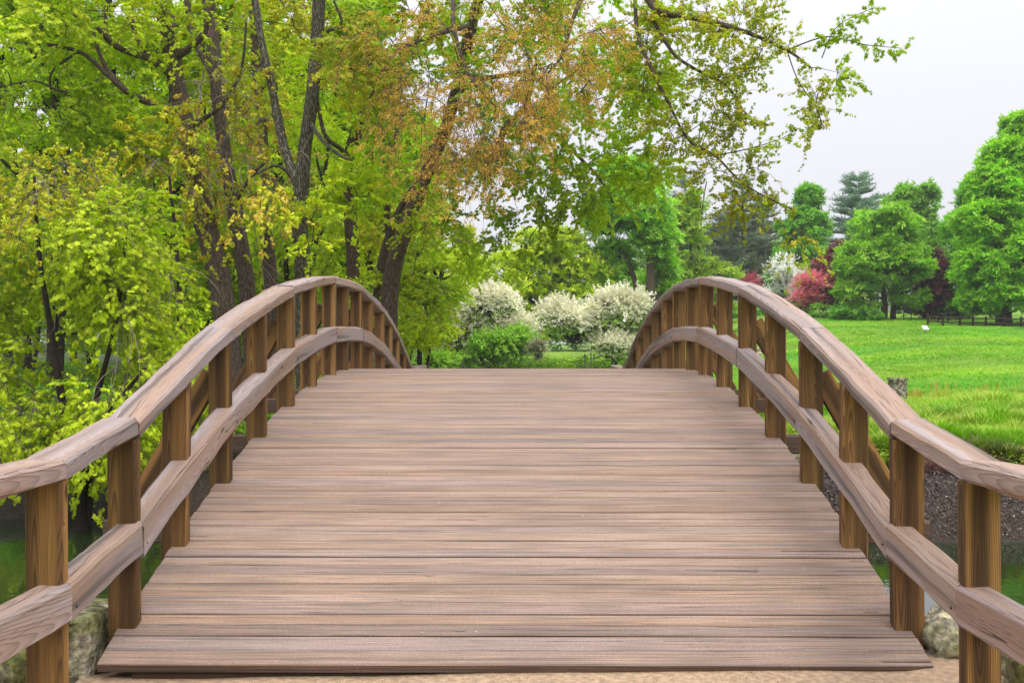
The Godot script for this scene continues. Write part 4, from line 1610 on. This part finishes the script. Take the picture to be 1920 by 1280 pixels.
	near_tree(t, [
		[[t.position + Vector3(0, -0.3, 0)] + pix([[732, 540, 21], [760, 430, 21], [800, 325, 21], [836, 240, 20.9], [868, 120, 20.6], [900, -10, 20.2], [960, -160, 20]]), 0.20, 0.09],
		[pix([[708, 600, 22], [712, 520, 22], [735, 430, 21.8], [765, 370, 21.5], [790, 340, 21.1]]), 0.13, 0.09],
		[pix([[806, 318, 21], [870, 305, 20.8], [930, 296, 20.6], [945, 240, 20.5], [985, 200, 20.4], [1005, 120, 20.2]]), 0.11, 0.04],
		[pix([[850, 180, 20.8], [900, 150, 20.5], [960, 140, 20.2], [1000, 130, 20]]), 0.07, 0.03],
		[pix([[985, 200, 20.4], [1050, 260, 20.2], [1120, 330, 20.0], [1150, 380, 19.9]]), 0.06, 0.02],
		[pix([[885, 50, 20.4], [830, 60, 19.6], [740, 100, 18.6], [690, 190, 17.9]]), 0.07, 0.02],
		[pix([[900, -10, 20.2], [1000, -60, 19.2], [1120, -60, 18.2], [1190, -40, 17.6], [1225, 10, 17.2], [1240, 24, 17.1], [1310, 36, 17], [1400, 62, 16.9], [1475, 95, 16.8], [1520, 128, 16.8]]), 0.13, 0.014, "young", GREEN, GOLD],
		[pix([[1190, -40, 17.6], [1195, 60, 17.3], [1222, 130, 17.1], [1252, 190, 17.0], [1290, 262, 17.0], [1340, 292, 16.9], [1388, 340, 16.9], [1440, 372, 16.8], [1490, 395, 16.8]]), 0.042, 0.009, "young", GREEN, GOLD],
		[pix([[1225, 40, 17.2], [1262, 100, 17.2], [1300, 128, 17.1], [1360, 160, 17.1], [1400, 215, 17.0], [1440, 235, 17]]), 0.04, 0.010, "young", GREEN, GOLD],
		[pix([[1475, 95, 16.8], [1495, 150, 16.7], [1530, 205, 16.7], [1540, 240, 16.7]]), 0.012, 0.004, "young", GREEN, GOLD],
		[pix([[1475, 95, 16.8], [1550, 70, 16.7], [1620, 85, 16.6], [1690, 92, 16.6]]), 0.014, 0.004, "maple", GREEN, LIME2],
		[pix([[1540, 110, 16.7], [1570, 50, 16.6], [1640, 15, 16.6]]), 0.010, 0.004, "maple", GREEN, LIME2],
		[pix([[1340, 292, 16.9], [1400, 280, 16.8], [1460, 262, 16.8], [1500, 240, 16.8]]), 0.012, 0.004, "young", GREEN, LIME2],
		[pix([[900, -10, 20.2], [860, -60, 19], [850, 40, 17.8], [880, 140, 17.3], [930, 200, 17]]), 0.08, 0.012],
		[pix([[1120, -60, 18.2], [1080, 20, 17.5], [1050, 110, 17.1], [1010, 150, 17]]), 0.06, 0.012],
	], blobs([
		# green
		[1080, 40, 19.5, 170, 100, 1.8, 44, GREEN, LIME2, "maple"], [1150, 190, 19.3, 100, 110, 1.6, 26, GREEN, LIME2, "maple"], [1010, 320, 20.2, 120, 80, 1.6, 22, GREEN, LIME2, "maple"], [1110, 330, 19.8, 110, 80, 1.4, 18, GREEN, LIME2, "maple"],
		[890, 370, 20.4, 100, 80, 1.4, 18, GREEN, LIME2, "maple"], [960, 200, 20.8, 170, 140, 1.4, 32, GREEN, LIME2, "maple"], [1200, 310, 19.0, 60, 60, 1.0, 9, GREEN, LIME2, "maple"], [770, 200, 22.4, 110, 120, 1.2, 26, LIME2, GREEN, "maple"],
		[790, 530, 22.4, 40, 70, 1.0, 8, GREEN, LIME2, "maple", 0.4], [850, 450, 21.4, 60, 50, 1.0, 10, LIME2, GREEN, "maple", 0.3], [1000, 425, 20.0, 90, 40, 0.8, 10, GREEN2, GREEN, "maple", 0.3], [790, 600, 22.5, 40, 60, 0.8, 9, LIME2, LIME, "maple"],
		[1220, 110, 18.0, 60, 100, 1.0, 16, GREEN, GOLD, "maple"],
		# rust coloured seed bunches on the nearer boughs
		[840, 110, 17.4, 150, 100, 0.9, 34, RUST, RUST2, "keys", 0.35], [1040, 110, 17.0, 140, 90, 0.9, 36, RUST, RUST2, "keys", 0.35], [920, 210, 17.0, 120, 70, 0.8, 22, RUST, RUST2, "keys", 0.5], [720, 90, 17.8, 90, 80, 0.8, 18, RUST, GOLD, "keys", 0.4],
		[1130, 130, 17.0, 70, 60, 0.7, 14, RUST, GOLD, "keys", 0.3], [770, 220, 17.6, 90, 80, 0.7, 13, RUST, RUST2, "keys", 0.6], [860, 290, 17.2, 60, 40, 0.6, 8, RUST, RUST2, "keys", 0.6], [860, 190, 16.8, 150, 90, 0.6, 9, RUST, RUST, "", 0.45], [830, 300, 19.6, 60, 80, 0.6, 12, GREEN, LIME2, "young", 0.3], [800, 400, 20.2, 50, 60, 0.5, 7, LIME2, LIME, "young", 0.2], [950, 20, 17.5, 160, 50, 1.0, 24, RUST, LIME2, "keys", 0.2], [850, 70, 22.5, 90, 70, 1.0, 18, LIME2, GREEN, "maple"], [900, 250, 22.5, 70, 70, 1.0, 12, LIME2, GREEN, "maple"], [780, 20, 19.5, 90, 50, 1.0, 12, LIME2, GOLD, "maple"],
		# open boughs against the sky
		[1290, 60, 17.0, 80, 50, 0.8, 12, GREEN, GOLD, "young"], [1380, 40, 16.9, 80, 45, 0.7, 10, GREEN, GOLD, "young"], [1440, 90, 16.8, 70, 40, 0.6, 9, GREEN, GOLD, "young"], [1350, 150, 17.0, 70, 40, 0.7, 9, GREEN, GOLD, "young"],
		[1540, 110, 16.7, 70, 40, 0.5, 8, GREEN, LIME2, "maple"], [1620, 75, 16.6, 70, 30, 0.5, 8, GREEN, LIME2, "maple"], [1600, 30, 16.6, 50, 25, 0.4, 5, GREEN, LIME2, "maple"], [1530, 190, 16.7, 22, 50, 0.4, 5, GREEN, GOLD, "young"],
		[1300, 230, 17.0, 70, 60, 0.8, 11, GREEN, GOLD, "young"], [1390, 240, 17.0, 50, 35, 0.6, 6, GREEN, GOLD, "young"], [1360, 320, 16.9, 70, 40, 0.6, 9, GREEN, GOLD, "young"], [1450, 280, 16.8, 60, 30, 0.5, 6, GREEN, LIME2, "young"], [1430, 375, 16.8, 70, 30, 0.5, 6, GREEN, GOLD, "young"], [1490, 420, 16.8, 18, 30, 0.3, 2, GREEN, GOLD, "young", 0.4],
		# above the frame
		[900, -160, 19.5, 300, 110, 2.5, 36, GREEN, LIME2, "maple"],
	]), M.bark, {"tips": 7, "gap": 0.16, "scale": 0.58, "tint": Color(1.3, 1.22, 1.15), "twig_color": Color(0.10, 0.08, 0.07)})

	# leafy young maples that hang over the water on the left
	var young := "young maples hanging over the water on the left"
	for q in [
		["young maple in full bright leaf over the water, with dark stems in the water", 150, 14.3, [[[150, 1010, 14.2], [142, 900, 14.2], [120, 800, 14.3], [95, 640, 14.5], [70, 480, 14.8], [60, 330, 15]], [[158, 1010, 14.3], [168, 880, 14.3], [175, 760, 14.4], [215, 600, 14.6], [235, 420, 15]], [[150, 1015, 14.2], [150, 920, 14.1], [185, 800, 14.0], [270, 690, 14.0]]],
			[[60, 360, 15.0, 130, 90, 1.2, 34], [70, 500, 14.6, 130, 90, 1.2, 40], [60, 650, 14.3, 120, 90, 1.2, 40], [190, 560, 14.6, 110, 90, 1.2, 40], [210, 700, 14.4, 110, 80, 1.2, 38], [40, 760, 14.2, 100, 60, 1.0, 26], [200, 440, 15.0, 100, 70, 1.1, 26], [170, 790, 14.3, 90, 45, 0.9, 20], [-110, 560, 14.6, 90, 200, 1.4, 40]]],
		["young maple with drooping sprays close to the railing, left of the big trunks", 330, 17.0, [[[330, 900, 17], [325, 760, 17.0], [335, 620, 17.0], [330, 480, 17.2], [315, 330, 17.4]], [[335, 880, 17], [355, 700, 16.8], [390, 600, 16.6]]],
			[[270, 560, 16.8, 80, 80, 1.2, 30], [310, 680, 16.6, 70, 70, 1.1, 26], [260, 450, 17.2, 80, 70, 1.2, 24], [340, 780, 16.6, 60, 60, 1.0, 16], [280, 780, 16.8, 60, 60, 1.0, 16], [270, 340, 17.5, 80, 60, 1.0, 16]]],
	]:
		t = tree_at("young_maple_tree", q[0], q[1], q[2], young)
		var stems := []
		var r := 0.085
		for s in q[3]:
			stems.append([pix(s), r, 0.02])
			r = 0.065
		var rows := []
		for b in q[4]:
			var top: bool = b[1] < 420
			rows.append(b + [LIME if top else LIME2, GOLD if top else LIME, "young" if top else "maple", 0.5])
			rows.append([b[0], b[1] - 20, b[2] - 0.2, b[3] * 0.9, b[4], b[5], 4, LIME, LIME, "", 0.9])
		near_tree(t, stems, blobs(rows), M.bark, {"tint": Color(0.22, 0.2, 0.19), "scale": 0.50, "tips": 10, "gap": 0.02, "twig": 0.5, "twig_color": Color(0.11, 0.09, 0.075)})


func build_wood() -> void:
	R.seed = 700
	# trees of the wood behind
	var kinds := [["bright lime", LIME, LIME2], ["fresh green", LIME2, GREEN], ["yellow green", LIME, GOLD], ["mid green", GREEN, LIME2]]
	var spots := [[-60, 34], [40, 46], [95, 31], [165, 40], [235, 33], [262, 52], [330, 44], [378, 36], [415, 58], [470, 42], [520, 52], [548, 35], [610, 46], [640, 60], [690, 40], [735, 52], [782, 44], [800, 66], [385, 62], [5, 64], [140, 66], [300, 70], [450, 74], [580, 74], [690, 72], [-150, 50], [510, 64], [560, 54], [655, 50], [755, 68], [715, 80], [20, 80], [230, 85], [370, 90], [520, 92], [640, 95], [835, 96], [880, 104], [770, 100]]
	var words := ["far left edge of the wood", "left of the young maples' tops", "behind the first young maple", "behind the hanging sprays", "left of the leaning trunk", "deep behind the left limbs", "behind the leaning trunk", "right of the leaning trunk's foot", "behind the second trunk", "between the second and slim trunks", "behind the slim trunk", "behind the lichened trunk", "right of the lichened trunk", "far behind the left rail crest", "left of the great maple's foot", "right of the great maple's foot", "under the great maple's bough", "deep behind the great maple", "deep behind the leaning trunk", "deep at the left edge", "deep behind the young maples", "deep behind the left limbs' tips", "deep behind the second trunk", "deep behind the lichened trunk", "deep behind the mossy trunk", "outermost on the left", "far between the slim and lichened trunks", "behind the lichened trunk's foot", "behind the mossy trunk's foot", "far behind the great maple", "farthest behind the great maple", "farthest at the left edge", "farthest behind the hanging sprays", "farthest behind the leaning trunk", "farthest behind the slim trunk", "farthest behind the mossy trunk", "far beyond the left hawthorn's left side", "far beyond the left hawthorn", "far beyond the great maple's foot"]
	for i in spots.size():
		var px: float = spots[i][0] + rr(-8, 8)
		var d: float = spots[i][1]
		var k: Array = kinds[(i * 7 + 3) % 4] if px < 700.0 else kinds[(i % 2) * 2]
		var t := tree_at("woodland_tree", "%s woodland tree with a thin dark trunk, %s" % [k[0], words[i]], px, d, "trees of the wood behind the big maples")
		var h := rr(13.5, 18.0)
		if px > 765 and d < 90.0:
			h = rr(6.0, 7.5)
		var b := t.position
		var lean := Vector3(rr(-0.9, 0.9), 0, rr(-0.5, 0.5))
		var stems := [[[b + Vector3(0, -0.2, 0), b + Vector3(0, h * 0.3, 0) + lean * 0.4, b + Vector3(0, h * 0.62, 0) + lean, b + Vector3(0, h * 0.95, 0) + lean * 1.5], rr(0.12, 0.22), 0.04]]
		if R.randf() < 0.6:
			stems.append([[b + Vector3(0.2, -0.2, 0), b + Vector3(0.5, h * 0.3, 0) - lean * 0.6, b + Vector3(0.8, h * 0.7, 0) - lean * 1.6], rr(0.08, 0.13), 0.03])
		var masses := []
		for m in 6:
			var f := (m + 0.5) / 6.0
			var w := (1.0 - absf(f - 0.5) * 0.7) * rr(1.9, 2.7)
			masses.append([b + lean * f * 1.4 + Vector3(rr(-1.3, 1.3), lerpf(1.6, h * 0.98, f), rr(-0.9, 0.9)), Vector3(w, h / 9.0, w), 6])
		far_tree(t, stems, masses, "clump", k[1], k[2], {"per": 36, "scale": 0.75 if d < 50 else 1.15, "tint": Color(0.34, 0.31, 0.28), "lobe": 0.5, "low": -0.8})


func far_shape(called: String, label: String, px: float, d: float, stems: Array, rows: Array, spray: String, ca: Color, cb: Color, o := {}, group := "trees around the meadow", category := "tree") -> Node3D:
	var t := tree_at(called, label, px, d, group, category)
	var ss := []
	for s in stems:
		var pts := pix(s[0])
		pts[0] = Vector3(pts[0].x, ground_y(pts[0].x, -pts[0].z) - 0.2, pts[0].z)
		ss.append([pts, s[1], s[2]])
	far_tree(t, ss, blobs(rows), spray, ca, cb, o)
	return t


func build_far_trees() -> void:
	R.seed = 800
	var g1 := Color(0.21, 0.50, 0.05)
	var g2 := Color(0.22, 0.48, 0.04)
	var l1 := Color(0.70, 0.80, 0.04)
	far_shape("willow_tree", "broad yellow green tree behind the white shrubs", 1010, 78, [[[[1010, 690, 78], [1005, 600, 78], [990, 520, 78], [975, 450, 78]], 0.3, 0.08], [[[1012, 690, 78], [1015, 580, 78], [1045, 500, 78], [1080, 450, 78]], 0.22, 0.06]], [[970, 540, 78, 95, 90, 3.5, 20], [1080, 530, 78, 75, 75, 3.0, 16], [1030, 470, 78, 80, 50, 3.0, 12], [900, 560, 80, 60, 80, 3.0, 12], [1020, 600, 78, 110, 50, 3.0, 12]], "clump", l1, Color(0.78, 0.82, 0.04), {"per": 49, "scale": 1.00, "tint": Color(0.45, 0.42, 0.38), "low": -0.9})
	far_shape("ash_tree", "tall green tree with twin grey trunks left of the right railing crest", 1212, 76, [[[[1215, 660, 76], [1220, 520, 76], [1212, 420, 76], [1190, 340, 76]], 0.45, 0.12], [[[1200, 660, 77], [1193, 540, 77], [1165, 470, 77], [1130, 420, 77]], 0.28, 0.08], [[[1236, 660, 77], [1233, 520, 77], [1250, 430, 77]], 0.22, 0.07]], [[1190, 390, 76, 80, 70, 3.2, 18], [1135, 410, 77, 48, 60, 2.4, 11], [1235, 440, 76, 45, 60, 2.2, 11], [1180, 330, 76, 55, 40, 2.2, 9], [1150, 490, 78, 45, 50, 2.0, 8], [1245, 520, 78, 35, 50, 1.8, 8], [1180, 560, 84, 80, 60, 2.0, 10]], "clump", Color(0.38, 0.68, 0.090), Color(0.54, 0.78, 0.090), {"per": 49, "tint": Color(0.75, 0.7, 0.66), "low": -0.8})
	far_shape("birch_tree", "slender sparse yellow green tree with pale upright branches", 1294, 82, [[[[1295, 640, 82], [1297, 520, 82], [1292, 420, 82], [1285, 345, 82]], 0.2, 0.05], [[[1297, 560, 82], [1310, 470, 82], [1318, 380, 82], [1325, 340, 82]], 0.14, 0.04], [[[1294, 500, 82], [1272, 430, 82], [1262, 370, 82]], 0.1, 0.03]], [[1290, 440, 82, 42, 60, 2.0, 8], [1310, 520, 82, 45, 50, 2.0, 9], [1265, 520, 82, 35, 60, 1.6, 8], [1345, 520, 83, 45, 40, 1.8, 8], [1300, 380, 82, 35, 30, 1.6, 4], [1330, 590, 83, 60, 35, 1.8, 9]], "clump", Color(0.38, 0.54, 0.06), Color(0.48, 0.60, 0.06), {"per": 29, "scale": 0.85, "tint": Color(0.8, 0.76, 0.7), "low": -0.9})
	var dark := "dark conifers behind the right railing"
	for q in [[1352, 118, 11.5, 2.6, "dark spruce partly behind the slender yellow green tree"], [1392, 112, 15.0, 3.0, "tallest dark spruce, its pointed top over the railing crest"], [1432, 116, 13.2, 3.0, "dark spruce between the tallest spruce and the broad green tree"], [1372, 126, 12.5, 3.0, "dark spruce standing farthest back"], [1280, 120, 17.5, 3.0, "tall dark spruce behind the slender tree"]]:
		var t := tree_at("spruce_tree", q[4], q[0], q[1], dark)
		conifer(t, q[2], q[3], 0.10, Color(0.13, 0.19, 0.12), Color(0.20, 0.26, 0.14), 17, 0.45, 0.85, 1.9)
	far_shape("linden_tree", "pointed bright green tree right of the dark spruces", 1505, 104, [[[[1505, 600, 104], [1504, 480, 104], [1506, 380, 104]], 0.4, 0.08]], [[1505, 500, 104, 58, 60, 3.4, 18], [1508, 430, 104, 48, 50, 2.8, 14], [1515, 375, 104, 26, 32, 1.6, 7], [1470, 530, 104, 35, 35, 2.0, 7], [1545, 520, 105, 35, 50, 2.0, 7]], "clump", g1, Color(0.30, 0.59, 0.045), {"per": 54, "scale": 1.15})
	var pt := tree_at("white_pine_tree", "tall blue green pine with layered boughs", 1608, 130, "trees around the meadow")
	conifer(pt, 17.4, 5.0, 0.3, Color(0.15, 0.29, 0.18), Color(0.24, 0.38, 0.22), 13, 0.6, 1.5, 1.9)
	far_shape("poplar_tree", "tall green tree with feathery upright tops behind the round tree", 1715, 112, [[[[1715, 600, 112], [1712, 480, 112], [1725, 370, 112]], 0.4, 0.08]], [[1735, 390, 112, 24, 55, 1.7, 9], [1698, 385, 112, 28, 45, 1.7, 8], [1670, 400, 113, 22, 35, 1.6, 6], [1730, 450, 112, 35, 50, 2.2, 9], [1690, 480, 112, 70, 70, 3.4, 14], [1750, 480, 112, 25, 50, 2.0, 6]], "clump", Color(0.26, 0.54, 0.054), Color(0.36, 0.61, 0.054), {"per": 49, "scale": 1.10})
	far_shape("red_maple_tree", "dark purple leaved tree left of the round tree", 1568, 92, [[[[1568, 600, 92], [1570, 540, 92], [1572, 490, 92]], 0.22, 0.06]], [[1558, 525, 92, 40, 48, 2.2, 14], [1580, 485, 92, 30, 34, 1.6, 9], [1535, 555, 92, 32, 28, 1.6, 8], [1580, 560, 92, 35, 30, 1.8, 8]], "purple", Color(0.22, 0.07, 0.09), Color(0.32, 0.11, 0.12), {"per": 54, "scale": 0.96})
	far_shape("red_maple_tree", "dark purple leaved tree between the round tree and the huge right tree", 1748, 86, [[[[1748, 600, 86], [1748, 540, 86], [1746, 490, 86]], 0.2, 0.06]], [[1746, 498, 86, 26, 40, 1.4, 10], [1748, 550, 86, 32, 30, 1.4, 9]], "purple", Color(0.17, 0.05, 0.07), Color(0.26, 0.08, 0.10), {"per": 54, "scale": 0.96})
	far_shape("round_maple_tree", "round topped green tree standing in front of the purple trees", 1660, 85, [[[[1655, 605, 85], [1657, 560, 85], [1645, 500, 85], [1625, 440, 85]], 0.32, 0.1], [[[1672, 605, 85.5], [1676, 550, 85.5], [1685, 480, 85.5], [1690, 420, 85.5]], 0.24, 0.08]], [[1655, 430, 85, 62, 50, 3.2, 20], [1650, 490, 85, 82, 55, 3.8, 24], [1610, 505, 84, 45, 40, 2.2, 11], [1705, 500, 85, 40, 50, 2.2, 11], [1600, 550, 84, 38, 28, 1.6, 7], [1705, 555, 85, 38, 30, 1.8, 8], [1620, 585, 84, 30, 24, 1.4, 6]], "clump", Color(0.34, 0.63, 0.054), Color(0.46, 0.71, 0.054), {"per": 54, "scale": 0.95, "tint": Color(0.4, 0.36, 0.32), "lobe": 0.36, "low": -0.6})
	far_shape("huge_maple_tree", "huge bright green tree at the right edge, its crown reaching to the ground", 1880, 76, [[[[1880, 600, 76], [1880, 500, 76], [1885, 380, 76], [1895, 260, 76]], 0.6, 0.15]], [
		[1932, 245, 76, 50, 50, 2.6, 14], [1895, 305, 76, 55, 50, 2.8, 16], [1858, 355, 75.5, 50, 50, 2.6, 15], [1905, 390, 75, 70, 60, 3.2, 20], [1835, 430, 75, 55, 55, 2.8, 18], [1890, 470, 74, 70, 60, 3.2, 22], [1835, 505, 74, 50, 50, 2.6, 15], [1905, 540, 73.5, 80, 45, 3.2, 20], [1835, 562, 74, 42, 26, 2.0, 9], [1965, 380, 76, 60, 130, 3.4, 20], [1970, 540, 75, 60, 50, 3.0, 12]], "clump", Color(0.32, 0.67, 0.036), Color(0.49, 0.78, 0.032), {"per": 66, "scale": 1.00, "lobe": 0.38, "low": -0.7})
	far_shape("dark_maple_tree", "darker green tree tucked behind the left side of the huge right tree", 1800, 86, [[[[1800, 600, 86], [1800, 500, 86], [1805, 420, 86]], 0.4, 0.1]], [[1805, 440, 86, 38, 50, 2.6, 14], [1805, 520, 86, 36, 50, 2.4, 14], [1835, 380, 87, 40, 50, 2.6, 12], [1795, 572, 86, 34, 25, 2.0, 8]], "clump", Color(0.20, 0.54, 0.036), Color(0.30, 0.63, 0.036), {"per": 59, "lobe": 0.38})
	# flowering things under the trees
	far_shape("dogwood_tree", "small white flowering tree in front of the pointed green tree", 1468, 96, [[[[1470, 600, 96], [1468, 560, 96], [1466, 510, 96]], 0.1, 0.03]], [[1468, 520, 96, 32, 34, 1.6, 14], [1462, 555, 96, 26, 20, 1.4, 7], [1475, 500, 96, 18, 16, 1.0, 5]], "blossom", Color(0.86, 0.87, 0.86), Color(0.92, 0.92, 0.90), {"per": 26, "scale": 1.2}, "flowering trees and shrubs at the meadow edge")
	far_shape("golden_shrub", "yellow green shrub between the white and pink flowering trees", 1514, 98, [], [[1514, 525, 98, 26, 30, 1.5, 12], [1505, 565, 98, 30, 25, 1.5, 8]], "clump", Color(0.42, 0.56, 0.03), Color(0.54, 0.62, 0.03), {"per": 36}, "flowering trees and shrubs at the meadow edge", "shrub")
	far_shape("pink_azalea_shrub", "bright pink flowering shrub beside the purple tree", 1516, 90, [], [[1518, 535, 90, 30, 20, 1.4, 11], [1512, 562, 90, 24, 16, 1.2, 8], [1545, 535, 91, 16, 14, 1.0, 5]], "blossom", Color(0.88, 0.20, 0.32), Color(0.92, 0.38, 0.46), {"per": 24, "scale": 1.1}, "flowering trees and shrubs at the meadow edge", "shrub")
	far_shape("pink_azalea_shrub", "small dull pink shrub peeping over the right railing crest", 1400, 92, [], [[1402, 534, 92, 20, 16, 1.2, 8]], "blossom", Color(0.45, 0.09, 0.12), Color(0.55, 0.14, 0.16), {"per": 20}, "flowering trees and shrubs at the meadow edge", "shrub")
	# thickets below the trees
	for q in [[1545, 88, [[1545, 588, 88, 28, 22, 1.3, 8]], g2, "loose green thicket under the purple tree"], [1585, 84, [[1588, 588, 84, 30, 20, 1.3, 8], [1628, 590, 83, 34, 22, 1.3, 9]], g1, "dark green thicket at the foot of the round tree"], [1762, 88, [[1745, 580, 88, 38, 20, 1.3, 9], [1790, 585, 90, 30, 14, 1.3, 6]], Color(0.30, 0.26, 0.10), "brownish thicket right of the reader board"], [1450, 100, [[1430, 590, 100, 70, 26, 1.6, 14]], g1, "green hedge under the dark spruces behind the right railing"], [1700, 92, [[1700, 570, 92, 30, 24, 1.3, 8]], Color(0.25, 0.44, 0.05), "light green thicket behind the reader board"], [1845, 74, [[1850, 578, 74, 40, 14, 1.2, 7]], g2, "green thicket at the foot of the huge right tree"]]:
		far_shape("green_thicket", q[4], q[0], q[1], [], q[2], "clump", q[3], Color(q[3].r * 1.5, q[3].g * 1.25, q[3].b), {"per": 34, "scale": 0.75, "low": -1.0}, "thickets at the meadow edge", "thicket")
	# white hawthorns straight ahead
	for q in [["large white flowering hawthorn on the left beyond the bridge", 915, 58, [[918, 588, 58, 56, 52, 1.7, 30], [880, 630, 58, 50, 44, 1.5, 22], [965, 620, 58, 34, 30, 1.2, 10], [920, 640, 59, 70, 46, 1.5, 12]]], ["large white flowering hawthorn on the right beyond the bridge", 1145, 58, [[1155, 596, 58, 54, 50, 1.6, 28], [1080, 612, 58, 52, 40, 1.4, 20], [1192, 585, 58, 28, 38, 1.0, 11], [1150, 655, 57, 46, 26, 1.2, 12], [1050, 590, 59, 34, 28, 1.0, 8]]]]:
		var t := tree_at("hawthorn_tree", q[0], q[1], q[2], "white flowering hawthorns beyond the bridge")
		var b := t.position
		far_tree(t, [[[b + Vector3(0, -0.1, 0), b + Vector3(0.1, 1.2, 0), b + Vector3(-0.4, 2.6, 0)], 0.12, 0.04], [[b + Vector3(0.2, -0.1, 0), b + Vector3(0.6, 1.0, 0), b + Vector3(1.2, 2.2, 0)], 0.1, 0.04]], blobs(q[3]), "blossom", Color(0.84, 0.82, 0.62), Color(0.92, 0.90, 0.78), {"per": 24, "scale": 1.0, "low": -0.3, "lobe": 0.27, "spiky": 0.45, "tint": Color(0.3, 0.27, 0.24)})
		far_tree(t, [], blobs(q[3].map(func(r): return [r[0], r[1] + 8, r[2] + 0.2, r[3] * 0.92, r[4] * 0.9, r[5] * 0.9, maxi(4, int(r[6] * 0.6))])), "oval", Color(0.30, 0.52, 0.06), Color(0.42, 0.60, 0.08), {"per": 44, "scale": 1.3, "low": -0.9})
	far_shape("green_shrub", "bright green shrub in front of the left hawthorn", 935, 55, [], [[925, 650, 55, 45, 34, 1.1, 14], [975, 640, 55.5, 34, 34, 1.0, 10], [900, 668, 55, 40, 20, 0.9, 8]], "oval", Color(0.30, 0.56, 0.05), Color(0.42, 0.62, 0.06), {"per": 40, "scale": 1.3, "low": -1.0, "spiky": 0.4, "lobe": 0.3}, "low shrubs beyond the bridge", "shrub")
	far_shape("leaning_shrub", "narrow pale flowering shrub leaning at the fork of the path", 1012, 54, [], [[1008, 660, 54, 14, 24, 0.4, 7], [1018, 640, 54, 10, 20, 0.4, 5]], "blossom", Color(0.42, 0.40, 0.27), Color(0.34, 0.36, 0.2), {"per": 22, "scale": 0.6}, "low shrubs beyond the bridge", "shrub")
	for q in [[812, 50, [[815, 676, 50, 50, 16, 1.0, 10], [770, 672, 51, 30, 18, 1.0, 7]], "low bright green shrub by the far left rail end"], [860, 60, [[860, 672, 60, 40, 16, 0.9, 8]], "low green shrub below the left hawthorn"], [1215, 64, [[1225, 665, 64, 30, 26, 1.0, 7]], "low green shrub by the far right rail end"]]:
		far_shape("low_green_shrub", q[3], q[0], q[1], [], q[2], "oval", Color(0.30, 0.56, 0.04), Color(0.44, 0.62, 0.04), {"per": 40, "scale": 1.2, "low": -1.0, "spiky": 0.4}, "low shrubs beyond the bridge", "shrub")
	# the far tree line that closes the view
	var buf := Buf.new()
	for i in 15000:
		var d := rr(150, 200)
		var x := d * (rr(-500, 2500) - 975.0) / 1870.0
		var top := 11.0 + 7.0 * noise.get_noise_2d(x * 3.2, 40.0) + 3.0 * noise.get_noise_2d(x * 12.0, 90.0)
		var y := top * sqrt(R.randf())
		var c := tone(Color(0.20, 0.38, 0.06), Color(0.30, 0.44, 0.10), Vector3(x * 0.15, y * 0.1, d * 0.1))
		buf.put(aim(Vector3(rr(-1, 1), rr(-0.2, 0.2), 1).normalized(), Vector3(rr(-0.4, 0.4), 1, 0.6).normalized(), rr(2.6, 4.2)), Vector3(x, ground_y(x, d) + y, -d), c)
	scatter("distant_treeline", sprays.clump0, buf, self)


func _ready() -> void:
	var cam := Camera3D.new()
	cam.name = "camera"
	cam.fov = rad_to_deg(2.0 * atan(640.0 / 1870.0))
	cam.position = Vector3(0, EYE, 0)
	cam.rotation.y = atan(15.0 / 1870.0)
	cam.near = 0.05
	cam.far = 1500.0
	add_child(cam)
	cam.current = true
	var env := Environment.new()
	env.background_mode = Environment.BG_SKY
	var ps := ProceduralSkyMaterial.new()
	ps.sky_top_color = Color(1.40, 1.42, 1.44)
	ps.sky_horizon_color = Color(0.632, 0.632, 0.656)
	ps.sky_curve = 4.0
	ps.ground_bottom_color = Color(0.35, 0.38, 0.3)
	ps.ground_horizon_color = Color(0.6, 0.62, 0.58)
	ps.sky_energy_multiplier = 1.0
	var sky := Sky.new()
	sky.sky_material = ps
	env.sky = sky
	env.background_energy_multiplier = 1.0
	env.tonemap_mode = Environment.TONE_MAPPER_LINEAR
	env.tonemap_exposure = 2.22
	env.fog_enabled = true
	env.fog_density = 0.0004
	env.fog_light_color = Color(0.93, 0.94, 0.95)
	env.sdfgi_enabled = true
	env.ssao_enabled = true
	env.ssil_enabled = true
	var we := WorldEnvironment.new()
	we.name = "world_environment"
	we.environment = env
	add_child(we)
	var sun := DirectionalLight3D.new()
	sun.name = "overcast_sun"
	sun.light_color = Color(1.0, 0.985, 0.96)
	sun.light_energy = 0.5
	sun.light_angular_distance = 60.0
	sun.shadow_enabled = true
	sun.sky_mode = DirectionalLight3D.SKY_MODE_LIGHT_ONLY
	sun.rotation_degrees = Vector3(-62, 28, 0)
	add_child(sun)

	noise.seed = 4
	noise.frequency = 0.01
	noise.noise_type = FastNoiseLite.TYPE_SIMPLEX_SMOOTH
	noise.fractal_octaves = 3
	var t0 := Time.get_ticks_msec()
	make_textures()
	print("textures ", Time.get_ticks_msec() - t0)
	make_sprays()
	build_ground()
	print("ground ", Time.get_ticks_msec() - t0)
	build_bridge()
	build_stones()
	print("bridge ", Time.get_ticks_msec() - t0)
	build_near_trees()
	print("near ", Time.get_ticks_msec() - t0)
	build_wood()
	build_far_trees()
	print("far ", Time.get_ticks_msec() - t0)
	build_field_things()
	build_ground_cover()
	print("all ", Time.get_ticks_msec() - t0)
